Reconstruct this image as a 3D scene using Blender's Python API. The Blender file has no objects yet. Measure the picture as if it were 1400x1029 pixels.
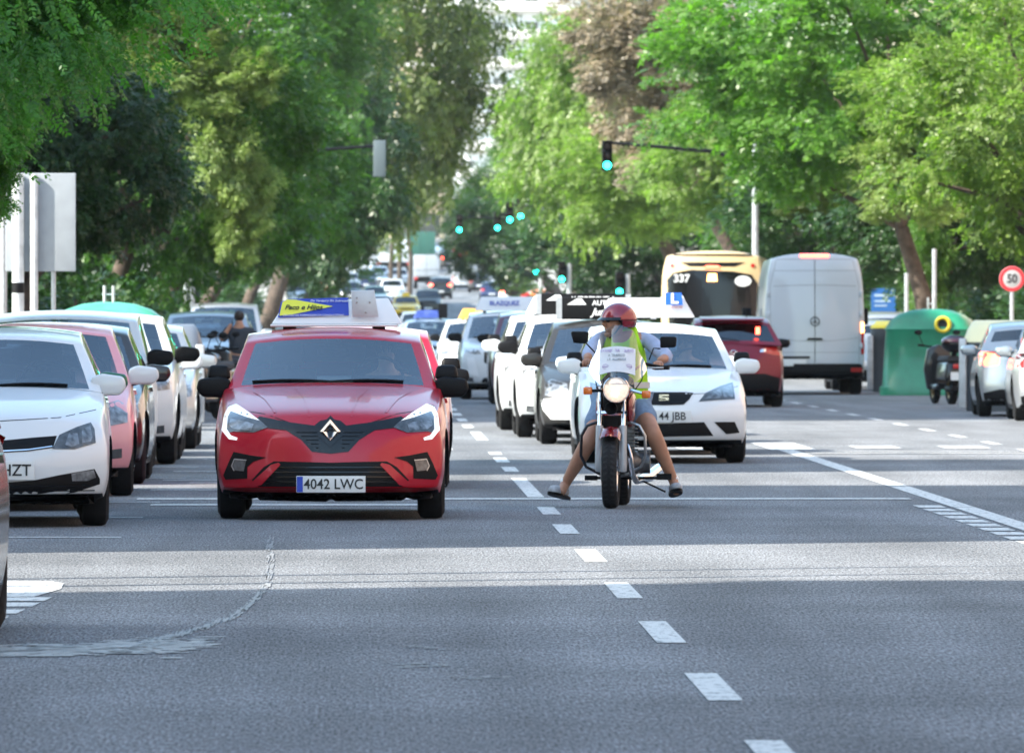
import bpy, bmesh, math, random
import numpy as np
from mathutils import Vector, Matrix
from mathutils.bvhtree import BVHTree

# ------------------------------------------------------------------ camera, sky, sun, exposure
S = bpy.context.scene
COL = S.collection
R = math.radians
cam = bpy.data.objects.new('camera', bpy.data.cameras.new('camera'))
COL.objects.link(cam)
S.camera = cam
cam.location = (0, 0, 1.55)
cam.rotation_euler = (math.pi / 2 - 84.5 / 12000, 0, -200 / 12000)
cam.data.sensor_width = 36
cam.data.lens = 12000 / 1400 * 36
cam.data.clip_start = 0.5
cam.data.clip_end = 4000
cam.data.dof.use_dof = True
cam.data.dof.focus_distance = 56
cam.data.dof.aperture_fstop = 12.0

SUN_EL, SUN_TURN = 40, 24           # degrees; the sun stands to the left, a little behind the camera
W = bpy.data.worlds.new('World')
S.world = W
W.use_nodes = True
nt = W.node_tree
sky = nt.nodes.new('ShaderNodeTexSky')
sky.sky_type = 'NISHITA'
sky.sun_disc = False
sky.sun_elevation = R(SUN_EL)
sd = Vector((-math.cos(R(SUN_TURN)) * math.cos(R(SUN_EL)), -math.sin(R(SUN_TURN)) * math.cos(R(SUN_EL)), math.sin(R(SUN_EL))))
sky.sun_rotation = math.atan2(sd.x, sd.y)
sky.air_density = 1.0
sky.dust_density = 1.0
sky.ozone_density = 0.35
tn = nt.nodes.new('ShaderNodeVectorMath'); tn.operation = 'MULTIPLY'; tn.inputs[1].default_value = (.97, 1.07, 1.0)   # clear morning sky, slightly green-blue
nt.links.new(sky.outputs[0], tn.inputs[0]); nt.links.new(tn.outputs[0], nt.nodes['Background'].inputs[0])
nt.nodes['Background'].inputs[1].default_value = 0.15
sun = bpy.data.objects.new('sun', bpy.data.lights.new('sun', 'SUN'))
COL.objects.link(sun)
sun.data.energy = 3.6
sun.data.angle = R(0.55)
sun.data.color = (1.0, 0.93, 0.82)
sun.rotation_euler = (-sd).to_track_quat('-Z', 'Y').to_euler()
sun.location = (-30, -10, 60)
S.view_settings.view_transform = 'Standard'
S.view_settings.look = 'None'
S.view_settings.gamma = 1
S.view_settings.exposure = 1.9

# ------------------------------------------------------------------ helpers
rng = random.Random(7)
def g(y):                            # height of the avenue: level, then climbing in the distance
    if y < 300: return 0.0
    if y < 850: return 2.2e-5 * (y - 300) ** 2
    return 2.2e-5 * 550 ** 2 + 2 * 2.2e-5 * 550 * (y - 850)

def tag(o, label=None, cat=None, group=None, kind=None):
    if label: o['label'] = label
    if cat: o['category'] = cat
    if group: o['group'] = group
    if kind: o['kind'] = kind
    return o
def thing(name, label, cat, loc=(0, 0, 0), rz=0, group=None):
    o = bpy.data.objects.new(name, None); COL.objects.link(o)
    o.empty_display_size = 0.2
    o.location = loc; o.rotation_euler = (0, 0, rz)
    return tag(o, label, cat, group)
def link(name, me, parent=None, mats=None):
    if mats:
        keep = [p.material_index for p in me.polygons] if len(mats if isinstance(mats, (list, tuple)) else [mats]) > 1 else None
        me.materials.clear()
        for m in (mats if isinstance(mats, (list, tuple)) else [mats]): me.materials.append(m)
        if keep: me.polygons.foreach_set('material_index', keep)
    o = bpy.data.objects.new(name, me); COL.objects.link(o)
    if parent: o.parent = parent
    return o
def kids(o): return [c for c in o.children]
def copy_tree(o, parent=None, swap=None):
    c = o.copy(); COL.objects.link(c)
    c.parent = parent
    if swap and c.type == 'MESH':
        for s in c.material_slots:
            if s.material and s.material in swap:
                m = swap[s.material]; s.link = 'OBJECT'; s.material = m
    for ch in kids(o): copy_tree(ch, c, swap)
    return c
def smooth(me, ang=35):
    me.polygons.foreach_set('use_smooth', [True] * len(me.polygons))
    me.set_sharp_from_angle(angle=R(ang))
    me.update()

class MB:
    """collects shapes into one mesh"""
    def __init__(s): s.v = []; s.f = []; s.m = []
    def add(s, vs, fs, mi=0):
        n = len(s.v); s.v += [tuple(v) for v in vs]
        s.f += [tuple(i + n for i in f) for f in fs]; s.m += [mi] * len(fs); return s
    def box(s, x0, x1, y0, y1, z0, z1, mi=0, taper=0):
        t = taper
        vs = [(x0, y0, z0), (x1, y0, z0), (x1, y1, z0), (x0, y1, z0), (x0 + t, y0 + t, z1), (x1 - t, y0 + t, z1), (x1 - t, y1 - t, z1), (x0 + t, y1 - t, z1)]
        return s.add(vs, [(0, 3, 2, 1), (4, 5, 6, 7), (0, 1, 5, 4), (1, 2, 6, 5), (2, 3, 7, 6), (3, 0, 4, 7)], mi)
    def tube(s, pts, r, n=10, mi=0, cap=True):
        pts = [Vector(p) for p in pts]
        rs = r if isinstance(r, (list, tuple)) else [r] * len(pts)
        vs = []; fs = []; up = None
        for i, p in enumerate(pts):
            d = (pts[min(i + 1, len(pts) - 1)] - pts[max(i - 1, 0)]).normalized()
            if up is None:
                up = Vector((0, 0, 1)) if abs(d.z) < 0.9 else Vector((1, 0, 0))
            a = d.cross(up).normalized(); b = a.cross(d).normalized(); up = b
            for k in range(n):
                t = 2 * math.pi * k / n
                vs.append(p + (a * math.cos(t) + b * math.sin(t)) * rs[i])
        for i in range(len(pts) - 1):
            for k in range(n):
                fs.append((i * n + k, i * n + (k + 1) % n, (i + 1) * n + (k + 1) % n, (i + 1) * n + k))
        if cap:
            fs.append(tuple(range(n))[::-1]); fs.append(tuple((len(pts) - 1) * n + k for k in range(n)))
        return s.add(vs, fs, mi)
    def lathe(s, prof, axis='x', c=(0, 0, 0), n=24, mi=0, close=False):
        """prof = [(a, r)]: a along the axis, r radius"""
        vs = []; fs = []
        for a, r in prof:
            for k in range(n):
                t = 2 * math.pi * k / n; p, q = r * math.cos(t), r * math.sin(t)
                v = {'x': (a, p, q), 'y': (p, a, q), 'z': (p, q, a)}[axis]
                vs.append((v[0] + c[0], v[1] + c[1], v[2] + c[2]))
        m = len(prof)
        for i in range(m if close else m - 1):
            j = (i + 1) % m
            for k in range(n):
                fs.append((i * n + k, i * n + (k + 1) % n, j * n + (k + 1) % n, j * n + k))
        return s.add(vs, fs, mi)
    def ball(s, c, r, n=12, m=8, mi=0):
        rx, ry, rz = r if isinstance(r, (list, tuple)) else (r, r, r)
        vs = []; fs = []
        for i in range(m + 1):
            a = math.pi * i / m
            for k in range(n):
                t = 2 * math.pi * k / n
                vs.append((c[0] + rx * math.sin(a) * math.cos(t), c[1] + ry * math.sin(a) * math.sin(t), c[2] + rz * math.cos(a)))
        for i in range(m):
            for k in range(n):
                fs.append((i * n + k, (i + 1) * n + k, (i + 1) * n + (k + 1) % n, i * n + (k + 1) % n))
        return s.add(vs, fs, mi)
    def prism(s, poly, y0, y1, mi=0):
        """outline in x,z pushed along y"""
        n = len(poly)
        vs = [(x, y0, z) for x, z in poly] + [(x, y1, z) for x, z in poly]
        fs = [tuple(range(n)), tuple(range(2 * n - 1, n - 1, -1))] + [(i, i + n, (i + 1) % n + n, (i + 1) % n) for i in range(n)]
        return s.add(vs, fs, mi)
    def mesh(s, name='mesh', ang=35, fix=True):
        me = bpy.data.meshes.new(name)
        me.from_pydata(s.v, [], s.f)
        me.polygons.foreach_set('material_index', s.m)
        if fix:
            bm = bmesh.new(); bm.from_mesh(me)
            bmesh.ops.remove_doubles(bm, verts=bm.verts, dist=1e-5)
            bmesh.ops.recalc_face_normals(bm, faces=bm.faces)
            bm.to_mesh(me); bm.free()
        smooth(me, ang)
        return me
    def build(s, name, mats, parent=None, ang=35, bevel=0, sub=0):
        me = s.mesh(name, ang)
        o = link(name, me, parent, mats)
        if bevel or sub:
            if bevel:
                b = o.modifiers.new('b', 'BEVEL'); b.width = bevel; b.segments = 3; b.limit_method = 'ANGLE'
            if sub:
                b = o.modifiers.new('s', 'SUBSURF'); b.levels = b.render_levels = sub
            bake(o, ang)
        return o
def bake(o, ang=35):
    dg = bpy.context.evaluated_depsgraph_get(); dg.update()
    me = bpy.data.meshes.new_from_object(o.evaluated_get(dg), preserve_all_data_layers=True, depsgraph=dg)
    o.modifiers.clear(); o.data = me; smooth(me, ang); return o

def text(s, size, mat, parent, loc, rot=(math.pi / 2, 0, 0), name='lettering', sx=1, shear=0, bold=0, align='CENTER', ext=0.001):
    cu = bpy.data.curves.new('t', 'FONT')
    cu.body = s; cu.size = size; cu.align_x = align; cu.align_y = 'CENTER'; cu.extrude = ext; cu.shear = shear; cu.offset = bold; cu.resolution_u = 3
    o = bpy.data.objects.new('t', cu); COL.objects.link(o)
    dg = bpy.context.evaluated_depsgraph_get(); dg.update()
    me = bpy.data.meshes.new_from_object(o.evaluated_get(dg))
    bpy.data.objects.remove(o); bpy.data.curves.remove(cu)
    t = link(name, me, parent, mat)
    t.location = loc; t.rotation_euler = rot; t.scale = (sx, 1, 1)
    return t

def skin(name, verts, edges, radii, mat, parent=None, sub=2, root=0):
    me = bpy.data.meshes.new(name); me.from_pydata(verts, edges, [])
    o = link(name, me, parent)
    sk = o.modifiers.new('k', 'SKIN'); sk.use_smooth_shade = True
    for i, v in enumerate(me.skin_vertices[0].data):
        r = radii[i]; v.radius = r if isinstance(r, tuple) else (r, r); v.use_root = (i == root)
    s = o.modifiers.new('s', 'SUBSURF'); s.levels = s.render_levels = sub
    bake(o, 80); o.data.materials.clear(); o.data.materials.append(mat)
    return o

# ------------------------------------------------------------------ materials
MC = {}
def mat(name, col=(.5, .5, .5), rough=.5, metal=0, coat=0, emit=None, es=0, spec=.5, noise=None, bump=0, alpha=None, trans=0):
    if name in MC: return MC[name]
    m = bpy.data.materials.new(name); m.use_nodes = True
    n = m.node_tree; b = n.nodes['Principled BSDF']
    b.inputs['Base Color'].default_value = (*col, 1)
    b.inputs['Roughness'].default_value = rough
    b.inputs['Metallic'].default_value = metal
    b.inputs['Coat Weight'].default_value = coat
    b.inputs['Coat Roughness'].default_value = .04
    b.inputs['Specular IOR Level'].default_value = spec
    if emit: b.inputs['Emission Color'].default_value = (*emit, 1); b.inputs['Emission Strength'].default_value = es
    if noise:
        sc, amt = noise
        tc = n.nodes.new('ShaderNodeTexCoord'); t = n.nodes.new('ShaderNodeTexNoise'); t.inputs['Scale'].default_value = sc; t.inputs['Detail'].default_value = 6
        n.links.new(tc.outputs['Object'], t.inputs['Vector'])
        r = n.nodes.new('ShaderNodeMapRange'); r.inputs['From Min'].default_value = .3; r.inputs['From Max'].default_value = .7
        r.inputs['To Min'].default_value = 1 - amt; r.inputs['To Max'].default_value = 1 + amt
        n.links.new(t.outputs['Fac'], r.inputs['Value'])
        mx = n.nodes.new('ShaderNodeVectorMath'); mx.operation = 'SCALE'; mx.inputs[0].default_value = col
        n.links.new(r.outputs[0], mx.inputs['Scale']); n.links.new(mx.outputs[0], b.inputs['Base Color'])
        if bump:
            bp = n.nodes.new('ShaderNodeBump'); bp.inputs['Strength'].default_value = bump; bp.inputs['Distance'].default_value = .01
            n.links.new(t.outputs['Fac'], bp.inputs['Height']); n.links.new(bp.outputs[0], b.inputs['Normal'])
    MC[name] = m
    return m
def glass(name, tint, t=.5, rough=.02):
    if name in MC: return MC[name]
    m = bpy.data.materials.new(name); m.use_nodes = True; n = m.node_tree
    n.nodes.remove(n.nodes['Principled BSDF']); out = n.nodes['Material Output']
    tr = n.nodes.new('ShaderNodeBsdfTransparent'); tr.inputs[0].default_value = (*tint, 1)
    gl = n.nodes.new('ShaderNodeBsdfGlossy'); gl.inputs['Roughness'].default_value = rough; gl.inputs[0].default_value = (.9, .95, 1, 1)
    fr = n.nodes.new('ShaderNodeFresnel'); fr.inputs[0].default_value = 1.5
    mr = n.nodes.new('ShaderNodeMapRange'); mr.inputs['To Min'].default_value = t; mr.inputs['To Max'].default_value = 1
    mx = n.nodes.new('ShaderNodeMixShader')
    n.links.new(fr.outputs[0], mr.inputs[0]); n.links.new(mr.outputs[0], mx.inputs[0]); n.links.new(tr.outputs[0], mx.inputs[1]); n.links.new(gl.outputs[0], mx.inputs[2]); n.links.new(mx.outputs[0], out.inputs[0])
    MC[name] = m; return m
def paint(name, col, metal=0.0, rough=.35, coat=.7):
    m = mat('paint_' + name, col, rough, metal, coat, spec=.25)
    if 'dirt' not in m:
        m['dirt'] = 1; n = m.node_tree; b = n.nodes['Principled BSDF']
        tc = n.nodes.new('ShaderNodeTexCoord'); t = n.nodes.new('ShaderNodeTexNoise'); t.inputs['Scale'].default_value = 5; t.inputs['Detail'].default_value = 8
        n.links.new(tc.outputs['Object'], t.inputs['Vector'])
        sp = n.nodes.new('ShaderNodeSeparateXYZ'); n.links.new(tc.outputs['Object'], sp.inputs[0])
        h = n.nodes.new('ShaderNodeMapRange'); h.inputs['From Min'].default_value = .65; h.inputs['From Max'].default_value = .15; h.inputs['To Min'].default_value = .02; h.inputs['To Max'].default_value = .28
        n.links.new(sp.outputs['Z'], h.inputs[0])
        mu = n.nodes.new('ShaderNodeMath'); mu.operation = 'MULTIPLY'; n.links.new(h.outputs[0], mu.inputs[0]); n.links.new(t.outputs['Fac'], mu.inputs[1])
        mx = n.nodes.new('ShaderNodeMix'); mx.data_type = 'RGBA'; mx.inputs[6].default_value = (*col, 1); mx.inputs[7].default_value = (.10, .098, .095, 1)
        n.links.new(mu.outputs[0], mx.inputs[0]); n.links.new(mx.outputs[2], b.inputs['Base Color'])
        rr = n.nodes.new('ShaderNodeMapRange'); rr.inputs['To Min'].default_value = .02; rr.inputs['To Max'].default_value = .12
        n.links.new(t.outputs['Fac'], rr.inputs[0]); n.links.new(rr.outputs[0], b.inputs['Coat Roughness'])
    return m
M_BLACK = mat('black_plastic', (.005, .005, .006), .5, spec=.18)
M_GLOSSBLACK = mat('gloss_black', (.004, .004, .005), .2, 0, .25, spec=.3)
M_TYRE = mat('tyre_rubber', (.009, .009, .010), .85, noise=(30, .3), spec=.25)
M_RIM = mat('alloy', (.45, .46, .48), .3, .9)
M_DARKRIM = mat('dark_alloy', (.05, .05, .055), .3, .8)
M_GOLDRIM = mat('bronze_alloy', (.35, .25, .12), .35, .8)
M_CHROME = mat('chrome', (.8, .8, .82), .12, 1)
M_STEEL = mat('steel', (.4, .41, .42), .35, .9)
M_GALV = mat('galvanised', (.42, .44, .46), .5, .5, noise=(8, .15))
M_WS = glass('windscreen_glass', (.82, .9, .92), .15)
M_SG = glass('tinted_glass', (.62, .68, .70), .07)
M_RG = glass('privacy_glass', (.06, .07, .08), .07)
M_LENS = glass('clear_lens', (.85, .88, .9), .10)
M_SEAT = mat('dark_fabric', (.035, .037, .04), .9)
M_RED = mat('red_lens', (.45, .01, .012), .2, 0, .6)
M_REDLIT = mat('red_lens_lit', (.6, .02, .02), .2, 0, .6, (1, .08, .04), 4)
M_ORANGELIT = mat('orange_lens_lit', (.7, .2, .02), .2, 0, .6, (1, .33, .08), 5)
M_ORANGE = mat('orange_lens', (.75, .17, .02), .2, 0, .6)
M_DRL = mat('daylight_strip', (.75, .76, .78), .2, 0, .3, (.9, .97, 1), .22)
M_BULB = mat('warm_bulb', (.9, .8, .6), .2, 0, .3, (1, .75, .45), 6)
M_REFL = mat('reflector', (.20, .21, .22), .3, .6, .8, noise=(16, .7))
M_HLDARK = mat('lamp_housing', (.07, .075, .08), .3, .3, .9, noise=(22, .5))
M_WHITE = mat('white_plastic', (.78, .79, .80), .4, 0, .3)
M_PLATE = mat('plate_white', (.72, .73, .72), .4)
M_BLUE = mat('blue_print', (.02, .05, .42), .4)
M_PBLUE = mat('plate_blue', (.01, .05, .45), .4)
M_INK = mat('ink_black', (.01, .01, .012), .5)
M_LBLUE = mat('learner_blue', (.02, .13, .58), .4)
M_YELLOWP = mat('yellow_print', (.75, .78, .06), .45)
M_GREENBIN = mat('green_fibreglass', (.012, .20, .105), .45, 0, .3, noise=(3, .2))
M_GREYBIN = mat('grey_bin', (.06, .07, .08), .5)
M_BINYEL = mat('bin_yellow', (.75, .60, .04), .5)
M_SKIN = mat('skin', (.42, .21, .13), .55, noise=(20, .08))
M_SKINP = mat('skin_pale', (.55, .33, .23), .55)
M_BARK = mat('bark', (.075, .055, .042), .9, noise=(7, .45), bump=.6)
# ------------------------------------------------------------------ vehicle bodies
def lerp(a, b, t): return a + (b - a) * t
def itp(tab, x):
    if x <= tab[0][0]: return tab[0][1]
    for (a, p), (b, q) in zip(tab, tab[1:]):
        if x <= b: return p + (q - p) * (x - a) / (b - a)
    return tab[-1][1]
def gridbox(us, vs, ws, fn, mfn):
    """box surface on the grid us x vs x ws mapped through fn(u, v, w); mfn gives the material of a face"""
    idx = {}; V = []; F = []; MI = []
    nu, nv, nw = len(us), len(vs), len(ws)
    def vid(i, j, k):
        if (i, j, k) not in idx:
            idx[(i, j, k)] = len(V); V.append(fn(us[i], vs[j], ws[k]))
        return idx[(i, j, k)]
    def face(q, side, a, b):
        F.append(tuple(vid(*t) for t in q)); MI.append(mfn(side, a, b))
    for i in range(nu - 1):
        for j in range(nv - 1):
            a, b = (us[i] + us[i + 1]) / 2, (vs[j] + vs[j + 1]) / 2
            face([(i, j, 0), (i, j + 1, 0), (i + 1, j + 1, 0), (i + 1, j, 0)], 'bottom', a, b)
            k = nw - 1
            face([(i, j, k), (i + 1, j, k), (i + 1, j + 1, k), (i, j + 1, k)], 'top', a, b)
        for k in range(nw - 1):
            a, b = (us[i] + us[i + 1]) / 2, (ws[k] + ws[k + 1]) / 2
            face([(i, 0, k), (i + 1, 0, k), (i + 1, 0, k + 1), (i, 0, k + 1)], 'front', a, b)
            j = nv - 1
            face([(i, j, k), (i, j, k + 1), (i + 1, j, k + 1), (i + 1, j, k)], 'rear', a, b)
    for j in range(nv - 1):
        for k in range(nw - 1):
            a, b = (vs[j] + vs[j + 1]) / 2, (ws[k] + ws[k + 1]) / 2
            face([(0, j, k), (0, j, k + 1), (0, j + 1, k + 1), (0, j + 1, k)], 'side', a, b)
            i = nu - 1
            face([(i, j, k), (i, j + 1, k), (i, j + 1, k + 1), (i, j, k + 1)], 'side', a, b)
    me = bpy.data.meshes.new('g'); me.from_pydata(V, [], F); me.polygons.foreach_set('material_index', MI)
    bm = bmesh.new(); bm.from_mesh(me); bmesh.ops.recalc_face_normals(bm, faces=bm.faces); bm.to_mesh(me); bm.free()
    return me

US = [-1, -.97, -.88, -.65, -.35, 0, .35, .65, .88, .97, 1]
class Car: pass
def body(c, root, s):
    """lower body with wheel arches; s = spec dictionary"""
    fo, wb, ro, hw = s['fo'], s['wb'], s['ro'], s['W'] / 2
    y0, y1 = -fo, wb + ro
    zb = s.get('zb', .19); cy, cz = s['cowl']; hf = s['hood']; br = s.get('beltr', cz + .04)
    box = s.get('box')
    def ztop(y):
        if box: return itp(box, y)
        if y < cy: return hf + (cz - hf) * max(0, (y - y0) / (cy - y0)) ** .65
        return lerp(cz, br, (y - cy) / (y1 - cy))
    ft = s.get('ft', .055); rt = s.get('rt', .09)
    def plan(y):
        a = max(0, 1 - (y - y0) / .9); b = max(0, 1 - (y1 - y) / .8)
        return hw * (1 - ft * a * a - rt * b * b)
    fz = s.get('fz', [(0, .955), (.25, 1), (.62, 1), (.85, .975), (1, .93)])
    fp = s.get('fp', [(.15, .10), (.28, .0), (.5, .0), (.62, .05), (.80, .20)])
    rp = s.get('rp', [(.15, .10), (.3, 0), (.55, .0), (.75, .06), (1.0, .10)])
    sf = s.get('sweep', .34); sr = s.get('sweepr', .22)
    crown = s.get('crown', .05)
    def fn(u, v, w):
        yn = lerp(y0, y1, v)
        zt = ztop(yn) - crown * abs(u) ** 3.0
        z = lerp(zb + (.05 if v < .02 or v > .98 else 0), zt, w)
        x = u * plan(yn) * itp(fz, w)
        ya = y0 + sf * abs(u) ** 2.6 + itp(fp, z)
        yb = y1 - sr * abs(u) ** 2.6 - itp(rp, z)
        return (x, lerp(ya, yb, v), z)
    n = 26
    vs = [0, .012, .035] + [i / n for i in range(2, n - 1)] + [.965, .988, 1]
    ws = [0, .06, .18, .3, .42, .54, .66, .78, .88, .96, 1]
    cab0 = (cy + .03 - y0) / (y1 - y0)
    me = gridbox(US, vs, ws, fn, lambda side, a, b: 1 if side == 'bottom' or (side == 'top' and b > cab0 and not box) else 0)
    o = link('body', me, None, [c.paint, M_BLACK])
    sb = o.modifiers.new('s', 'SUBSURF'); sb.levels = sb.render_levels = s.get('sub', 1)
    cut = MB(); ra = s['R'] + s.get('gap', .055)
    for ax in (0, wb):
        for sx in (-1, 1):
            cut.lathe([(sx * (hw - .27), .001), (sx * (hw - .27), ra), (sx * (hw + .2), ra), (sx * (hw + .2), .001)], 'x', (0, ax, s['R']), 28, 1)
    cm = cut.mesh(); co = link('cut', cm, None, [c.paint, M_BLACK])
    b = o.modifiers.new('b', 'BOOLEAN'); b.operation = 'DIFFERENCE'; b.object = co; b.solver = 'EXACT'
    bake(o, 32); bpy.data.objects.remove(co)
    o.parent = root
    return o
def cabin(c, root, s):
    hw = s['W'] / 2; fo, wb, ro = s['fo'], s['wb'], s['ro']
    cy, cz = s['cowl']; H = s['H']; ty = s['wst']; ry = s['rooft']; rb = s['rearb']; br = s.get('beltr', cz + .04)
    wbot = s.get('cw', .925) * hw; wtop = s.get('rw', .73) * hw
    def fn(u, v, w):
        x = u * lerp(wbot, wtop, w ** 1.15)
        bow = s.get('bow', .16) * abs(u) ** 2.3
        ya = lerp(cy, ty, w) + bow - .12 * w * w + .06
        yb = lerp(rb, ry, w ** .9) - .10 * abs(u) ** 2.3
        if w > .96: ya += .05; yb -= .04
        y = lerp(ya, yb, v)
        zbot = lerp(cz, br, v) - .03 - .03 * abs(u) ** 3
        roof = H - .05 * (2 * v - 1) ** 2 * (1 if v < .5 else 1.4) - .055 * abs(u) ** 2.6
        return (x, y, lerp(zbot, roof, w))
    us = [-1, -.985, -.95, -.5, 0, .5, .95, .985, 1]; ws = [0, .07, .12, .4, .7, .86, .9, .96, 1]
    vs = [0, .02, .05, .15, .3, .42, .46, .6, .75, .8, .9, .95, .98, 1]
    r0 = s.get('rw0', .30)
    def mf(side, a, b):
        if side == 'front' and abs(a) < .95 and b < .90 and b > .05: return 1
        if side == 'side' and .07 < b < .86 and .05 < a < .95 and not (.42 < a < .46): return 2
        if side == 'rear' and abs(a) < .95 and r0 < b < .88: return 3
        if side == 'bottom': return 4
        return 0
    me = gridbox(us, vs, ws, fn, mf)
    o = link('c', me, None, [c.paint] + [M_BLACK] * 4)
    sb = o.modifiers.new('s', 'SUBSURF'); sb.levels = sb.render_levels = 2
    bake(o, 40); me = o.data
    shell = bmesh.new(); shell.from_mesh(me)
    c.cabtree = BVHTree.FromBMesh(shell)
    names = [('roof', [c.paint, M_BLACK], (0,)), ('windshield', [s.get('wsmat', M_WS)], (1,)), ('side_windows', [s.get('sgmat', M_SG)], (2,)), ('rear_window', [s.get('rgmat', M_SG)], (3,))]
    for nm, mt, ids in names:
        b = shell.copy()
        bmesh.ops.delete(b, geom=[f for f in b.faces if f.material_index not in ids], context='FACES')
        for f in b.faces: f.material_index = 0
        if nm == 'side_windows':                       # each pane its own part
            left = set(b.faces)
            while left:
                st = [left.pop()]; isl = list(st)
                while st:
                    for e in st.pop().edges:
                        for f in e.link_faces:
                            if f in left: left.discard(f); st.append(f); isl.append(f)
                vm = {}; k = MB(); fs_ = []
                for f in isl:
                    for v in f.verts: vm.setdefault(v, len(vm))
                    fs_.append([vm[v] for v in f.verts])
                k.add([v.co for v in vm], fs_); k.build('side_window', mt[0], root, 40)
            b.free(); continue
        m2 = bpy.data.meshes.new(nm); b.to_mesh(m2); b.free(); smooth(m2, 40)
        p = link(nm, m2, root, mt)
        if nm == 'roof': c.roof = p
    shell.free(); bpy.data.objects.remove(o)
def tree_of(o):
    return BVHTree.FromPolygons([v.co.copy() for v in o.data.vertices], [tuple(p.vertices) for p in o.data.polygons])
DIRS = {'F': (Vector((0, 1, 0)), lambda a, b: Vector((a, -6, b))), 'B': (Vector((0, -1, 0)), lambda a, b: Vector((a, 12, b))),
        'L': (Vector((1, 0, 0)), lambda a, b: Vector((-4, a, b))), 'R': (Vector((-1, 0, 0)), lambda a, b: Vector((4, a, b))),
        'T': (Vector((0, 0, -1)), lambda a, b: Vector((a, b, 6)))}
def patch(c, name, poly, m, off=.004, d='F', tree=None, seg=.07, parent=None, depth=.02, mirror=False, join=False):
    """a shaped panel lying on the bodywork: outline seen along d, laid on the surface, with a turned-in rim"""
    tree = tree or c.tree
    dv, org = DIRS[d]
    out = None
    polys = [poly] + ([[(-a, b) for a, b in poly]] if mirror else [])
    mb = MB()
    for pl in polys:
        bm = bmesh.new()
        vs = [bm.verts.new((a, b, 0)) for a, b in pl]
        try: bm.faces.new(vs)
        except ValueError: continue
        for it in range(5):
            bmesh.ops.triangulate(bm, faces=bm.faces)
            es = [e for e in bm.edges if e.calc_length() > seg]
            if not es: break
            bmesh.ops.subdivide_edges(bm, edges=es, cuts=1)
        bmesh.ops.triangulate(bm, faces=bm.faces)
        last = None
        for v in bm.verts:
            h = tree.ray_cast(org(v.co.x, v.co.y), dv)[0]
            if h is None:
                q = tree.find_nearest(org(v.co.x, v.co.y) + dv * (last if last else 5.0))[0]
                base = org(v.co.x, v.co.y); dist = (q - base).dot(dv); h = base + dv * dist
            last = (h - org(v.co.x, v.co.y)).dot(dv)
            v.co = h - dv * off
        ex = bmesh.ops.extrude_edge_only(bm, edges=[e for e in bm.edges if e.is_boundary])
        for v in [x for x in ex['geom'] if isinstance(x, bmesh.types.BMVert)]: v.co += dv * (off + depth)
        bm.verts.index_update()
        bmesh.ops.recalc_face_normals(bm, faces=bm.faces)
        if join or not mirror: mb.add([v.co for v in bm.verts], [[v.index for v in f.verts] for f in bm.faces])
        else:
            k = MB(); k.add([v.co for v in bm.verts], [[v.index for v in f.verts] for f in bm.faces]); out = k.build(name, m, parent or c.root, 30)
        bm.free()
    if join or not mirror: out = mb.build(name, m, parent or c.root, 30)
    return out
def line(c, pts, wd, m, d='F', name='panel_gap', off=.0015, tree=None, mirror=False, parent=None):
    tree = tree or c.tree; dv, org = DIRS[d]; res = None
    for sg in ([1, -1] if mirror else [1]):
        mb = MB()
        P = []
        for (a, b), (e, f) in zip(pts, pts[1:]):
            n = max(1, int(math.hypot(e - a, f - b) / .05))
            for i in range(n): P.append((lerp(a, e, i / n), lerp(b, f, i / n)))
        P.append(pts[-1]); vs = []; fs = []
        for i, p in enumerate(P):
            q = P[min(i + 1, len(P) - 1)]; r_ = P[max(i - 1, 0)]
            t = Vector((q[0] - r_[0], q[1] - r_[1])).normalized(); nn = Vector((-t.y, t.x)) * wd / 2
            for sgn in (1, -1):
                a, b = (p[0] + nn.x * sgn) * sg, p[1] + nn.y * sgn
                h = tree.ray_cast(org(a, b), dv)[0]
                if h is None: h = tree.find_nearest(org(a, b) + dv * 5)[0]
                vs.append(h - dv * off)
        for i in range(len(P) - 1): fs.append((2 * i, 2 * i + 1, 2 * i + 3, 2 * i + 2))
        mb.add(vs, fs); res = mb.build(name, m, parent or c.root, 30)
    return res
def wheels(c, root, s):
    Rw = s['R']; hw = s['W'] / 2; tw = s.get('tw', .205); rim = s.get('rim', M_RIM); rr = Rw * .66
    fx = hw - .035
    for ax in (0, s['wb']):
        for sx in (-1, 1):
            t = MB(); a0, a1 = -tw / 2, tw / 2
            t.lathe([(a0 + .02, rr), (a0, rr + .02), (a0 - .004, Rw * .84), (a0 + .02, Rw * .975), (a0 + .05, Rw), (a1 - .05, Rw), (a1 - .02, Rw * .975), (a1 + .004, Rw * .84), (a1, rr + .02), (a1 - .02, rr)], 'x', (0, 0, 0), 32)
            w = t.build('wheel', M_TYRE, root, 40); w.location = (sx * (fx - tw / 2), ax, Rw)
            q = MB(); e = sx
            q.lathe([(e * (a1 - .02), rr), (e * (a1 - .015), rr - .02), (e * (-.02), rr - .035), (e * (-.03), .02)], 'x', (0, 0, 0), 28, 1)
            for k in range(s.get('spokes', 5)):
                th = 2 * math.pi * k / s.get('spokes', 5)
                for dt in (-.13, .13):
                    q.tube([(e * (a1 - .045), .03 * math.cos(th), .03 * math.sin(th)), (e * (a1 - .03), (rr - .012) * math.cos(th + dt), (rr - .012) * math.sin(th + dt))], [.022, .018], 6)
            q.ball((e * (a1 - .045), 0, 0), (.02, .055, .055), 10, 6)
            q.build('rim', [rim, M_BLACK], w, 40)
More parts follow.
